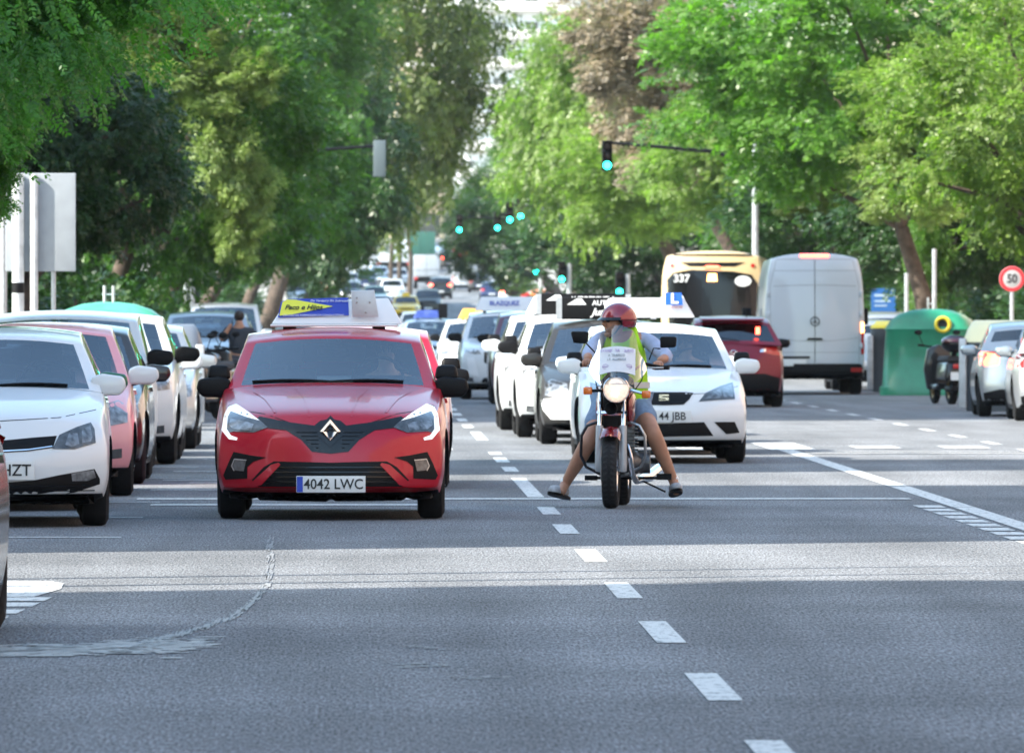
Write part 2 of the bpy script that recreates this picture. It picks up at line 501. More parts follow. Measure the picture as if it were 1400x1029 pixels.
def mirrors(c, root, s, m=None, extra=None, arm=.0):
    hw = s['W'] / 2; cy, cz = s['cowl']; my = cy + .42; mz = s.get('mz', cz + .0); mo = s.get('mo', .09) - .07
    for sx in (-1, 1):
        k = MB(); x = sx * (hw + mo)
        k.add([(x + sx * a, y_, mz + b) for y_, q_ in ((my - .08, 1), (my + .10, .8)) for a, b in ((-.13 * q_, -.08 * q_), (.10 * q_, -.075 * q_), (.15 * q_, -.01), (.13 * q_, .07 * q_), (-.05 * q_, .095 * q_), (-.13 * q_, .06 * q_))], [(0, 1, 2, 3, 4, 5), (11, 10, 9, 8, 7, 6)] + [(i, i + 6, (i + 1) % 6 + 6, (i + 1) % 6) for i in range(6)])
        k.build('mirror', m or c.paint, root, 60, bevel=.03)
        k = MB(); k.tube([(sx * (hw - .10), my + .05, mz - .07), (x - sx * .05, my + .02, mz - .05)], [.035, .03], 8); k.build('mirror_arm', M_BLACK, root)
        if extra:
            k = MB(); xx = x + sx * extra[0]; zz = mz + extra[1]
            k.box(xx - .095, xx + .095, my - .05, my + .05, zz - .055, zz + .055, taper=.02)
            o = k.build('instructor_mirror', M_BLACK, root, 60, bevel=.03)
def interior(c, root, s, wheel_side=1, seats=True):
    cy, cz = s['cowl']; hw = s['W'] / 2; H = s['H']
    k = MB(); k.box(-hw * .84, hw * .84, cy + .35, cy + .75, cz - .1, cz + .0); k.box(.16 * wheel_side, .55 * wheel_side, cy + .5, cy + .7, cz - .02, cz + .05)
    k.build('dashboard', M_BLACK, root, bevel=.02)
    if not seats: return
    for sx in (-1, 1):
        k = MB(); x = sx * .36; y = cy + 1.35
        k.box(x - .25, x + .25, y, y + .12, cz - .35, H - .33, taper=.03); k.tube([(x, y + .05, H - .34), (x, y + .05, H - .3)], .03)
        k.box(x - .13, x + .13, y - .02, y + .08, H - .30, H - .13, taper=.02)
        k.build('seat', M_SEAT, root, bevel=.03)
    k = MB(); y = cy + 2.15
    k.box(-hw * .7, hw * .7, y, y + .12, cz - .2, H - .42, taper=.03)
    for x in (-.4, .4): k.box(x - .13, x + .13, y, y + .08, H - .42, H - .28, taper=.02)
    k.build('rear_bench', M_SEAT, root, bevel=.03)
    k = MB(); th = [i * 2 * math.pi / 24 for i in range(25)]
    sy = cy + .85; sz = cz + .02
    k.tube([(.36 * wheel_side + .185 * math.cos(t), sy - .07 * math.sin(t), sz + .17 * math.sin(t)) for t in th], .014, 6)
    k.tube([(.36 * wheel_side - .17, sy, sz), (.36 * wheel_side + .17, sy, sz)], .015, 6)
    k.build('steering_wheel', M_BLACK, root)
def interior_mirror(c, root, s):
    k = MB(); k.box(-.12, .12, s['wst'] + .02, s['wst'] + .06, s['H'] - .23, s['H'] - .16); k.box(-.06, .06, s['wst'] - .05, s['wst'] + .06, s['H'] - .15, s['H'] - .08)
    k.build('rear_view_mirror', M_BLACK, root, bevel=.012)
def wipers(c, root, s):
    k = MB(); hw = s['W'] / 2; cy, cz = s['cowl']
    for a, b, in ((-.62, -.02), (-.02, .55)):
        P = []
        for i in range(9):
            x = lerp(a, b, i / 8) * hw / .9; z = cz + .005 + .012 * math.sin(i / 8 * 3) 
            h = c.cabtree.ray_cast(Vector((x, -6, z)), Vector((0, 1, 0)))[0]
            if h: P.append(h + Vector((0, -.02, .0)))
        if len(P) > 1: k.tube(P, .009, 5)
    k.build('wipers', M_BLACK, root)
def plate(c, txt, x, z, d='F', w=.52, h=.11, part=None, size=.095, eu=True, xo=0, tilt=0):
    dv, org = DIRS[d]
    hs = [c.tree.ray_cast(org(x + a, z), dv)[0] for a in (-w / 2, 0, w / 2)]
    hs = [h.y for h in hs if h]
    y = (min(hs) - .028) if d == 'F' else (max(hs) + .028)
    k = MB(); k.box(x - w / 2, x + w / 2, y, y + (.012 if d == 'F' else -.012), z - h / 2, z + h / 2)
    p = k.build('number_plate', M_PLATE, c.root, bevel=.003)
    sg = -1 if d == 'F' else 1
    fl = 1 if d == 'F' else -1
    rt = (math.pi / 2, 0, 0) if d == 'F' else (math.pi / 2, 0, math.pi)
    if eu:
        k = MB(); e = .045 
        xa = x - fl * (w / 2 - .004); xb = xa + fl * e
        k.box(min(xa, xb), max(xa, xb), y + sg * .0025, y, z - h / 2 + .004, z + h / 2 - .004); k.build('plate_band', M_PBLUE, p)
    if txt: text(txt, size, M_INK, p, (x + xo + fl * .02, y + sg * .003, z - .002), rt, sx=.92, bold=.0012)
    return p
def generic_front(c, s, plate_txt=None, style=0, lit=False, detail=True):
    hw = s['W'] / 2; hf = s['hood']; zt = hf
    hl = [(hw * .52, hf - .14), (hw * .60, hf - .05), (hw * .88, hf + .02), (hw * .93, hf - .04), (hw * .90, hf - .15), (hw * .72, hf - .17)]
    if style == 1: hl = [(hw * .55, hf - .10), (hw * .60, hf - .03), (hw * .92, hf + .03), (hw * .93, hf - .05), (hw * .70, hf - .10)]
    if style == 2: hl = [(hw * .58, hf - .16), (hw * .60, hf - .03), (hw * .80, hf + .02), (hw * .90, hf - .03), (hw * .90, hf - .17), (hw * .7, hf - .2)]
    patch(c, 'headlight', hl, M_REFL if not lit else M_DRL, .006, 'F', mirror=True)
    if style == 1:
        patch(c, 'headlight_blade', [(hw * .60, .42), (hw * .70, hf - .16), (hw * .84, hf - .16), (hw * .80, .46)], M_WHITE, .008, 'F', mirror=True)
        patch(c, 'grille', [(-hw * .5, hf - .25), (-hw * .5, hf - .06), (hw * .5, hf - .06), (hw * .5, hf - .25), (hw * .35, hf - .33), (-hw * .35, hf - .33)], M_GLOSSBLACK, .006)
    else:
        patch(c, 'grille', [(-hw * .5, hf - .14), (-hw * .48, hf - .07), (0, hf - .06), (hw * .48, hf - .07), (hw * .5, hf - .14), (0, hf - .17)], M_BLACK, .006)
    patch(c, 'lower_intake', [(-hw * .62, .26), (-hw * .5, .40), (hw * .5, .40), (hw * .62, .26)], M_BLACK, .005)
    patch(c, 'bumper_skirt', [(-hw * .8, .17), (-hw * .8, .225), (hw * .8, .225), (hw * .8, .17)], M_BLACK, .006)
    patch(c, 'fog_lamp', [(hw * .70, .32), (hw * .72, .40), (hw * .84, .41), (hw * .84, .33)], M_HLDARK, .006, 'F', mirror=True)
    plate(c, plate_txt, 0, .42 + s.get('pz', 0))
def generic_rear(c, s, lit=False, plate_txt=None, pz=.55, tl=None, mt=None):
    hw = s['W'] / 2; br = s.get('beltr', s['cowl'][1] + .04)
    tl = tl or [(hw * .62, br - .24), (hw * .60, br - .10), (hw * .90, br - .04), (hw * .95, br - .10), (hw * .93, br - .26), (hw * .8, br - .27)]
    patch(c, 'tail_light', tl, mt or (M_REDLIT if lit else M_RED), .006, 'B', mirror=True)
    patch(c, 'rear_skirt', [(-hw * .85, .17), (-hw * .88, .36), (-hw * .6, .42), (hw * .6, .42), (hw * .88, .36), (hw * .85, .17)], M_BLACK, .006, 'B')
    plate(c, plate_txt, 0, pz, 'B')
def side_detail(c, s):
    cz = s['cowl'][1]; cy = s['cowl'][0]; m = M_BLACK
    for d in 'LR':
        line(c, [(cy + .32, .28), (cy + .25, cz - .12)], .008, m, d); line(c, [(cy + 1.35, .28), (cy + 1.35, cz - .10)], .008, m, d)
        patch(c, 'door_handle', [(cy + 1.1, cz - .17), (cy + 1.1, cz - .13), (cy + 1.28, cz - .12), (cy + 1.28, cz - .16)], c.paint, .02, d)
        patch(c, 'sill_trim', [(.4, .17), (.4, .24), (s['wb'] - .4, .24), (s['wb'] - .4, .17)], M_BLACK, .006, d)

BASE = dict(fo=.82, wb=2.5, ro=.68, W=1.76, H=1.46, cowl=(.62, 1.0), hood=.76, wst=1.35, rooft=2.75, rearb=3.08, R=.31)
SPECS = {
 'clio': dict(BASE, wb=2.58, ro=.65, W=1.79, H=1.455, cowl=(.56, 1.03), hood=.80, fo=.83, R=.315, rw=.75, cw=.90, tw=.20, sweep=.30, mo=.085, mz=.985,
              fp=[(.13, .09), (.2, .02), (.3, .0), (.42, .03), (.55, .05), (.68, .09), (.8, .22), (.9, .3)]),
 'leon': dict(BASE, wb=2.63, ro=.75, W=1.815, H=1.45, cowl=(.60, 1.0), hood=.74, fo=.87, R=.32, wst=1.45, rooft=3.0, rearb=3.3, rw=.72, cw=.91, mo=.10),
 'polo': dict(BASE, wb=2.47, W=1.68, H=1.455, cowl=(.58, 1.02), hood=.79, R=.305, rw=.74, cw=.92, mo=.04),
 'city': dict(BASE, wb=2.35, ro=.5, W=1.62, H=1.47, fo=.72, cowl=(.45, 1.02), hood=.80, wst=1.15, rooft=2.4, rearb=2.75, R=.29, mo=.12),
 'hatch': dict(BASE, mo=.11),
 'wagon': dict(BASE, wb=2.7, ro=.95, W=1.80, H=1.48, cowl=(.62, 1.0), hood=.77, rooft=3.3, rearb=3.55, R=.32, mo=.11),
 'suv': dict(BASE, wb=2.67, ro=.85, W=1.84, H=1.63, fo=.9, cowl=(.62, 1.13), hood=.93, wst=1.35, rooft=3.0, rearb=3.35, R=.345, zb=.24, rw=.76, cw=.92, mo=.12, beltr=1.2,
             fp=[(.2, .10), (.35, 0), (.7, .02), (.85, .08), (1.0, .2)]),
 'crossover': dict(BASE, wb=2.57, ro=.78, W=1.765, H=1.54, fo=.9, cowl=(.62, 1.06), hood=.9, wst=1.4, rooft=2.75, rearb=3.22, R=.33, zb=.22, beltr=1.08, rw=.70, cw=.93, mo=.11, rw0=.16, rgmat=M_RG,
                 rp=[(.15, .12), (.35, 0), (.55, .0), (.8, .05), (1.05, .16)]),
 'mpv': dict(BASE, wb=2.78, ro=.85, W=1.84, H=1.78, fo=.88, cowl=(.4, 1.12), hood=.88, wst=1.35, rooft=3.3, rearb=3.5, R=.33, rw=.80, cw=.94, mo=.13, beltr=1.14),
}
def paintbase(c, s, seats=True, extra=None, mirm=None, wside=1):
    o = body(c, c.root, s); c.bodyobj = o; c.tree = tree_of(o)
    cabin(c, c.root, s); wheels(c, c.root, s); mirrors(c, c.root, s, mirm, extra); interior(c, c.root, s, wside, seats); interior_mirror(c, c.root, s); wipers(c, c.root, s)
def new_car(name, label, cat, spec, pm, seats=True, group=None, extra=None, mirm=None, **kw):
    c = Car(); s = dict(SPECS[spec], **kw); c.s = s; c.paint = pm
    c.root = thing(name, label, cat, group=group)
    paintbase(c, s, seats, extra, mirm)
    return c
def put(c, x, y, rear=False, rz=0):
    """x, y = centre line and front-axle distance; a car seen from behind is placed by its rear axle"""
    root = c.root if isinstance(c, Car) else c
    if rear:
        wb = c.s['wb'] if isinstance(c, Car) else rear
        root.location = (x, y + wb, g(y)); root.rotation_euler = (0, 0, math.pi + rz)
    else:
        root.location = (x, y, g(y + 1)); root.rotation_euler = (math.atan(0), 0, rz)
    return root
def roofsign(c, w, h, z, y, m=M_WHITE, taper=.12, depth=.26, x=0, name='roof_sign', bend=0):
    k = MB(); b = w / 2; t = b - taper
    vs = [(x - b, y, z), (x + b, y, z), (x + b, y + depth, z), (x - b, y + depth, z), (x - t, y + depth * .32, z + h), (x + t, y + depth * .32, z + h), (x + t, y + depth * .68, z + h), (x - t, y + depth * .68, z + h)]
    k.add(vs, [(0, 3, 2, 1), (4, 5, 6, 7), (0, 1, 5, 4), (1, 2, 6, 5), (2, 3, 7, 6), (3, 0, 4, 7)])
    sg = k.build(name, m, c.root, bevel=.015)
    for sx in (-1, 1): k = MB(); k.box(x + sx * b * .7 - .03, x + sx * b * .7 + .03, y + .02, y + depth - .02, z - .035, z); k.build('magnet_foot', M_BLACK, sg)
    return sg
# ------------------------------------------------------------------ red hatchback at the front
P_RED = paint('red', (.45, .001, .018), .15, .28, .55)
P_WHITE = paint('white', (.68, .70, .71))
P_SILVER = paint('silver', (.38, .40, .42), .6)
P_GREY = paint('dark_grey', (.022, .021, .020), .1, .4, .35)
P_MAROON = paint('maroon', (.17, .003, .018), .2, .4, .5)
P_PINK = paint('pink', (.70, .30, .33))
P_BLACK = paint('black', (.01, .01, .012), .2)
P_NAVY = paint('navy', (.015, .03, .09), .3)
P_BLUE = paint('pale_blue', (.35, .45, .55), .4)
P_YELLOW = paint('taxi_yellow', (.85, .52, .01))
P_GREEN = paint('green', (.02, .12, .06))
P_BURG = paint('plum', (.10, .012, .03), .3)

def build_clio(label, group):
    c = new_car('hatchback_car', label, 'car', 'clio', P_RED, extra=(-.03, .12), mirm=M_BLACK)
    X = lambda cx: (cx / 3.0275 + 260 - 453.5) / 181.5
    Z = lambda cy: 1.55 - (cy / 3.0275 + 390 - 430) / 181.5
    Q = lambda pts: [(X(a), Z(b)) for a, b in pts]
    mir = lambda pts: pts + [(1172 - a, b) for a, b in pts[::-1] if abs(a - 586) > 1]
    dk = dict(off=.004)
    patch(c, 'grille', Q(mir([(586, 552), (628, 560), (652, 580), (760, 566), (880, 543), (905, 560), (860, 590), (770, 600), (705, 640), (662, 688), (586, 696)])), M_GLOSSBLACK, .005, seg=.05)
    for i in range(5):
        yy = 608 + i * 16; b = 726 - i * 20
        line(c, Q([(586 + 48, yy), (b, yy)]), .006, M_BLACK, name='grille_slat', off=.008, mirror=True)
    hl = Q([(846, 588), (870, 566), (930, 525), (985, 494), (1015, 500), (1030, 540), (1034, 590), (1012, 612), (990, 606), (905, 610)])
    patch(c, 'headlight', hl, M_HLDARK, .008, mirror=True, seg=.04)
    hb = Q([(880, 560), (930, 525), (985, 493), (1014, 503), (1006, 522), (935, 546)])
    patch(c, 'headlight_beam', hb, M_DRL, .012, mirror=True, seg=.04)
    patch(c, 'headlight_reflector', Q([(905, 575), (930, 566), (1004, 552), (1010, 580), (990, 596), (915, 603)]), M_REFL, .012, mirror=True, seg=.03)
    patch(c, 'daylight_strip', Q([(1016, 505), (1032, 535), (1040, 600), (1008, 638), (975, 642), (972, 632), (1000, 622), (1018, 596), (1016, 545), (1004, 520)]), M_DRL, .014, mirror=True, seg=.04)
    patch(c, 'lower_intake', Q(mir([(586, 733), (700, 730), (820, 728), (862, 752), (912, 806), (885, 834), (586, 834)])), M_BLACK, .005)
    for i in range(4):
        yy = 752 + i * 20
        line(c, Q([(340 - i * 16, yy), (832 + i * 16, yy)]), .010, M_GLOSSBLACK, name='intake_slat', off=.014)
    patch(c, 'intake_frame', Q([(262, 838), (300, 826), (380, 742), (372, 734), (340, 742), (255, 820)]), P_RED, .018, mirror=False, seg=.05)
    patch(c, 'intake_frame', Q([(1172 - a, b) for a, b in [(262, 838), (300, 826), (380, 742), (372, 734), (340, 742), (255, 820)]]), P_RED, .018, seg=.05)
    patch(c, 'fog_pocket', Q([(850, 712), (915, 704), (988, 690), (1010, 735), (1032, 788), (1022, 806), (930, 800), (930, 752), (905, 730)]), M_BLACK, .005, mirror=True, seg=.05)
    patch(c, 'fog_lamp', Q([(936, 728), (985, 722), (994, 748), (985, 766), (945, 770)]), M_HLDARK, .014, mirror=True, seg=.05)
    line(c, Q([(934, 724), (985, 720), (996, 748), (986, 768)]), .008, M_STEEL, name='fog_trim', off=.018, mirror=True)
    patch(c, 'bumper_lip', Q([(120, 828), (150, 838), (586, 842), (1022, 838), (1052, 828), (1040, 846), (960, 856), (586, 858), (212, 856), (132, 846)]), P_RED, .03, seg=.06)
    patch(c, 'bumper_skirt', Q([(130, 852), (586, 862), (1042, 852), (1034, 880), (900, 892), (586, 897), (272, 892), (138, 880)]), M_BLACK, .006)
    line(c, [(-.80, .84), (-.5, .80), (-.2, .70), (0, .685), (.2, .70), (.5, .80), (.80, .84)], .006, M_BLACK)
    # creases of the bonnet
    for sx in (-1, 1):
        line(c, [(sx * .42, -.50), (sx * .50, .0), (sx * .60, .42)], .02, P_RED, 'T', 'bonnet_crease', off=.004)
        line(c, [(sx * .16, -.62), (sx * .20, -.1), (sx * .28, .42)], .015, P_RED, 'T', 'bonnet_crease', off=.003)
    plate(c, '4042 LWC', X(589), Z(822), w=.52, h=.125, size=.108)
    # diamond emblem
    em = MB(); cx, cz = 0, Z(605); hy = c.tree.ray_cast(Vector((0, -6, cz)), Vector((0, 1, 0)))[0].y
    o_ = [(0, .092), (.078, 0), (0, -.092), (-.078, 0)]; i_ = [(0, .040), (.030, 0), (0, -.040), (-.030, 0)]
    m_ = [(0, .066), (.054, 0), (0, -.066), (-.054, 0)]
    vs = [(a, hy - .02, cz + b) for a, b in o_] + [(a, hy - .05, cz + b) for a, b in m_] + [(a, hy - .02, cz + b) for a, b in i_]
    fs = [(i, (i + 1) % 4, 4 + (i + 1) % 4, 4 + i) for i in range(4)] + [(4 + i, 4 + (i + 1) % 4, 8 + (i + 1) % 4, 8 + i) for i in range(4)]
    em.add(vs, fs); em.build('diamond_emblem', M_CHROME, c.root, 20)
    patch(c, 'emblem_panel', [(0, cz + .12), (.10, cz + .02), (.095, cz - .03), (0, cz - .12), (-.095, cz - .03), (-.10, cz + .02)], M_GLOSSBLACK, .012, seg=.05)
    side_detail(c, c.s)
    generic_rear(c, c.s, False, None)
    return c
clio = build_clio('red hatchback leading the left lane, blue and yellow sign on its roof', None)
put(clio, -.262, 66.9, rz=R(-.4))
# its roof sign: white wedge, blue board with a yellow arrow, bare grey plate
sg = MB(); s0 = 176.0
def SP(px, py, yy): return ((px - 453.5) / s0, yy, 1.55 - (py - 430) / s0)
ys = 1.95
fb = [SP(367, 443, ys), SP(548, 443, ys), SP(528, 407, ys + .11), SP(388, 411, ys + .11)]
bb = [SP(367, 443, ys + .42), SP(548, 443, ys + .42), SP(528, 407, ys + .31), SP(388, 411, ys + .31)]
zr = 1.455
fb = [(x, y, z) for x, y, z in fb]; 
sg.add(fb + bb, [(0, 1, 2, 3), (5, 4, 7, 6), (3, 2, 6, 7), (1, 5, 6, 2), (4, 0, 3, 7), (0, 4, 5, 1)])
sign = sg.build('roof_sign', M_WHITE, clio.root, bevel=.01)
k = MB(); k.box(-.50, .50, ys - .02, ys + .44, 1.455, 1.475); k.build('sign_base', M_WHITE, sign, bevel=.008)
for x in (-.35, .35): k = MB(); k.box(x - .05, x + .05, ys + .05, ys + .35, 1.43, 1.456); k.build('magnet_foot', M_BLACK, sign)
def flat(name, pts, m, parent, th=.004):
    """flat panel given by 3-D corners, pushed back by th along y"""
    n = len(pts); vs = [tuple(p) for p in pts] + [(p[0], p[1] + th, p[2]) for p in pts]
    k = MB(); k.add(vs, [tuple(range(n)), tuple(range(2 * n - 1, n - 1, -1))] + [(i, i + n, (i + 1) % n + n, (i + 1) % n) for i in range(n)])
    return k.build(name, m, parent)
def on(px, py, d):                       # point on the sloping sign face
    p = SP(px, py, 0); t = (443 - py) / 35.0
    return (p[0], ys + .11 * t - d, p[2])
bl = flat('sign_board', [on(376, 434, .012), on(474, 431, .012), on(473, 406.5, .012), on(390, 408.5, .012), on(380, 413, .012)], M_BLUE, sign)
flat('yellow_arrow', [on(378, 431.5, .018), on(394, 430, .018), on(452, 418.5, .018), on(400, 409.5, .018), on(389, 409, .018), on(382, 413, .018)], M_YELLOWP, bl)
tlt = math.pi / 2 - math.atan(.11 / .2)
text('Paco e Hijos', .058, M_INK, bl, on(411, 420, .026), (tlt, 0, 0), sx=1.0, shear=.35, bold=.001)
text('De Verdad y Sin Sobresalto', .028, M_WHITE, bl, on(448, 411, .026), (tlt, 0, 0), shear=.3)
text('CENTRO DE FORMACION DE CONDUCTORES', .024, M_WHITE, bl, on(425, 431, .026), (tlt, 0, 0), sx=.95)
k = MB(); q = [SP(479, 433, 0), SP(515, 433, 0), SP(509, 396, 0), SP(477, 397, 0)]
k.prism([(a, c_) for a, b, c_ in q], ys - .03, ys - .015)
pl = k.build('bare_plate', mat('sheet_metal', (.52, .55, .58), .4, .3, noise=(9, .08)), sign, bevel=.004)
for a, b in ((485, 407), (485, 413), (503, 413), (497, 427)):
    p = SP(a, b, ys - .032); k = MB(); k.ball(p, .008, 8, 6); k.build('screw', M_STEEL, pl)
# scuffs on the bonnet
for a, b, w_ in ((366, 530, .10), (378, 558, .04), (420, 543, .10)):
    pass

second = copy_tree(clio.root)
for ch in list(kids(second)):
    if ch.name.startswith('roof_sign') or ch.name.startswith('number_plate'):
        for q in list(kids(ch)):
            for z_ in list(kids(q)): bpy.data.objects.remove(z_)
            bpy.data.objects.remove(q)
        bpy.data.objects.remove(ch)
tag(second, 'second red hatchback, mostly hidden directly behind the first red car', 'car')
second.location = (-.115, 78.6, 0); second.rotation_euler = (0, 0, R(-.3))

# ------------------------------------------------------------------ seated drivers
def driver(label, loc, shirt, rz=0, yaw=0):
    t = thing('person', label, 'person', loc, rz)
    V = [(0, 0, 0), (0, .03, .22), (0, .05, .42), (0, .04, .50), (0, .02, .56), (0, .0, .66), (0, .0, .74),
         (.19, .05, .40), (.24, -.10, .20), (.16, -.36, .26), (.15, -.42, .29), (-.19, .05, .40), (-.24, -.10, .20), (-.16, -.36, .26), (-.15, -.42, .29)]
    E = [(0, 1), (1, 2), (2, 3), (3, 4), (4, 5), (5, 6), (2, 7), (7, 8), (8, 9), (9, 10), (2, 11), (11, 12), (12, 13), (13, 14)]
    Rr = [(.17, .12), (.16, .11), (.16, .10), .06, .065, (.08, .10), (.07, .08), .065, .05, .035, .03, .065, .05, .035, .03]
    skin('body', V, E, Rr, M_SKINP, t)
    V2 = [(0, 0, -.02), (0, .03, .22), (0, .05, .42), (0, .045, .455), (.19, .05, .40), (.24, -.09, .21), (-.19, .05, .40), (-.24, -.09, .21)]
    skin('shirt', V2, [(0, 1), (1, 2), (2, 3), (2, 4), (4, 5), (2, 6), (6, 7)], [(.185, .135), (.178, .125), (.17, .115), .075, .08, .065, .08, .065], shirt, t)
    k = MB(); k.ball((0, .02, .68), (.088, .105, .11), 14, 10); k.build('hair', mat('dark_hair', (.03, .02, .015), .8), t)
    k = MB(); k.ball((0, -.10, .65), (.015, .02, .02)); k.ball((.035, -.085, .675), .012, 8, 6); k.ball((-.035, -.085, .675), .012, 8, 6); k.build('face', M_SKINP, t)
    return t
driver('person driving the first red hatchback, in a dark top behind the windscreen', (.16, 66.9 + 1.6, .62), mat('dark_shirt', (.03, .035, .045), .85))

# ------------------------------------------------------------------ white hatchback with the L board
leon = new_car('hatchback_car', 'white hatchback behind the motorcyclist with a blue L board on its roof', 'car', 'leon', P_WHITE, extra=(-.05, .10))
c = leon; s = c.s; zc = 12000 / 91.1
LX = lambda px: (px - 905) / zc
LZ = lambda py: 1.55 - (py - 430) / zc
LQ = lambda pts: [(LX(a), LZ(b)) for a, b in pts]
mirp = lambda pts: pts + [(1810 - a, b) for a, b in pts[::-1] if abs(a - 905) > 1]
patch(c, 'grille', LQ(mirp([(905, 536), (935, 536), (946, 537), (940, 546), (932, 553), (905, 554)])), M_BLACK, .006, seg=.05)
patch(c, 'headlight', LQ([(953, 549), (963, 537), (985, 528), (1004, 523), (1004, 546), (980, 547)]), M_HLDARK, .007, mirror=True, seg=.04)
patch(c, 'headlight_reflector', LQ([(962, 545), (970, 537), (984, 532), (986, 544)]), M_REFL, .012, mirror=True, seg=.03)
patch(c, 'headlight_reflector', LQ([(988, 543), (988, 530), (1001, 526), (1001, 543)]), M_REFL, .012, mirror=True, seg=.03)
patch(c, 'lower_intake', LQ(mirp([(905, 579), (960, 577), (973, 596), (905, 597)])), M_BLACK, .006)
patch(c, 'fog_pocket', LQ([(974, 577), (1003, 577), (1010, 592), (991, 594)]), M_BLACK, .006, mirror=True, seg=.05)
patch(c, 'bumper_skirt', [(-.72, .17), (-.76, .23), (.76, .23), (.72, .17)], M_BLACK, .006)
line(c, [(-.80, .80), (-.45, .73), (0, .715), (.45, .73), (.80, .80)], .006, M_BLACK)
plate(c, '44 JBB', .02, LZ(569), w=.52, h=.13, size=.115, eu=False, xo=.045)
# S-shaped emblem
k = MB(); hy = c.tree.ray_cast(Vector((0, -6, LZ(544))), Vector((0, 1, 0)))[0].y - .015
for (a, b, w_, h_) in ((0, .028, .10, .014), (0, -.028, .10, .014), (0, 0, .10, .012), (-.035, .014, .03, .026), (.035, -.014, .03, .026)):
    k.box(a - w_ / 2, a + w_ / 2, hy - .012, hy, LZ(544) + b - h_ / 2, LZ(544) + b + h_ / 2)
k.build('letter_emblem', M_CHROME, c.root)
side_detail(c, s); generic_rear(c, s)
put(c, 3.10, 92.0)
sb = 12000 / 93.6
def LP(px, py, y): return ((px - 908) / sb, y, 1.55 - (py - 430) / sb)
k = MB(); pr = [LP(838, 434, 0), LP(962, 434, 0), LP(949, 412, 0), LP(945, 403, 0), LP(922, 403, 0), LP(916, 407, 0), LP(846, 407, 0), LP(839, 413, 0)]
k.prism([(a, max(z, s['H'] - .02)) for a, b, z in pr], 1.75, 2.0)
sg2 = k.build('roof_sign', M_WHITE, c.root, bevel=.02)
k = MB(); q = [LP(921, 417, 0), LP(945, 417, 0), LP(943, 400, 0), LP(921, 400, 0)]; k.prism([(a, z) for a, b, z in q], 1.70, 1.72)
lb = k.build('learner_board', M_LBLUE, sg2)
p = LP(933, 408.5, 1.695); text('L', .15, M_WHITE, lb, p, sx=1.1, bold=.006)
p = LP(933, 420, 1.735); text('PRACTICAS', .035, mat('red_print', (.6, .05, .06)), lb, p)
driver('person driving the white hatchback with the L board, pale top', (3.42, 92 + 1.7, .60), mat('pale_shirt', (.35, .36, .40), .85))

# ------------------------------------------------------------------ queue of driving-school cars behind it
def simple(name, label, cat, spec, pm, x, y, rear=False, style=0, lit=False, group=None, extra=None, seats=True, rz=0, mirm=None, lrear=False, pt=None, **kw):
    c = new_car(name, label, cat, spec, pm, seats, group, extra, mirm, **kw)
    generic_front(c, c.s, None if rear else pt, style, lit); generic_rear(c, c.s, lrear, pt if rear else None); side_detail(c, c.s)
    put(c, x, y, rear, rz); return c
GQ = 'driving school cars queueing in the middle lane'
hid = simple('hatchback_car', 'white hatchback mostly hidden between the motorcyclist and the L-board car', 'car', 'hatch', P_WHITE, 3.19, 97.5, group=GQ)
grey = simple('suv_car', 'dark grey car with white lamp surrounds, black-and-white sign on its roof', 'car', 'hatch', P_GREY, 2.93, 105.2, style=2, group=GQ, extra=(-.03, .1), H=1.5)
for sx in (-1, 1):
    patch(grey, 'fog_surround', [(sx * a, b) for a, b in [(.50, .30), (.48, .52), (.56, .56), (.84, .54), (.82, .42), (.72, .30)]], M_WHITE, .012, seg=.06)
def black_sign(c, y=1.6):
    z = c.s['H'] - .01
    k = MB(); k.box(-.60, .60, y, y + .12, z, z + .27); sgn = k.build('roof_sign', M_BLACK, c.root, bevel=.01)
    for a in (-.61, .54): k = MB(); k.box(a, a + .07, y - .006, y, z + .005, z + .265); k.build('end_cap', M_GALV, sgn)
    text('AUTOESCUELA', .085, M_WHITE, sgn, (.12, y - .004, z + .20), sx=1.0, bold=.002)
    text('Juan M.', .12, M_WHITE, sgn, (0, y - .004, z + .09), shear=.4, bold=.003)
    k = MB(); k.prism([(-.48, z + .18), (-.36, z + .255), (-.30, z + .255), (-.24, z + .18)], y - .004, y); k.build('car_symbol', M_WHITE, sgn)
black_sign(grey, 1.7)
w2 = simple('suv_car', 'white car with a black driving-school sign, just behind the dark grey car', 'car', 'suv', P_WHITE, 2.79, 111.0, group=GQ, extra=(-.03, .1), H=1.56, mirm=M_BLACK)
black_sign(w2, 1.5)
w3 = simple('suv_car', 'white car with a blank white roof sign, leftmost of the white driving-school cars', 'car', 'suv', P_WHITE, 2.68, 118.0, group=GQ, extra=(-.03, .1), H=1.58)
roofsign(w3, 1.0, .24, 1.56, 1.6)
plum = simple('suv_car', 'plum coloured car beside a white car with triangular lamps, farther back in the queue', 'car', 'suv', P_BURG, 3.05, 152.0, group=GQ, style=1, H=1.62, mirm=M_BLACK)
w4 = simple('suv_car', 'white car with big triangular lamp blades and a white and blue roof sign', 'car', 'suv', P_WHITE, 2.62, 161.0, style=1, group=GQ, mirm=M_BLACK)
s4 = roofsign(w4, 1.2, .26, 1.62, 1.5); text('BLAZQUEZ', .11, M_BLUE, s4, (-.05, 1.50, 1.76), bold=.003)
k = MB(); k.box(.62, .95, 1.55, 1.60, 1.63, 1.93); k.build('learner_board', M_LBLUE, s4)
w5 = simple('hatchback_car', 'white hatchback with an orange roof sign, halfway down the queue', 'car', 'hatch', P_WHITE, 2.55, 205.0, lit=False, group=GQ, mirm=M_BLACK)
s5 = roofsign(w5, .75, .24, 1.45, 1.5, mat('orange_sign', (.8, .42, .05), .5)); 
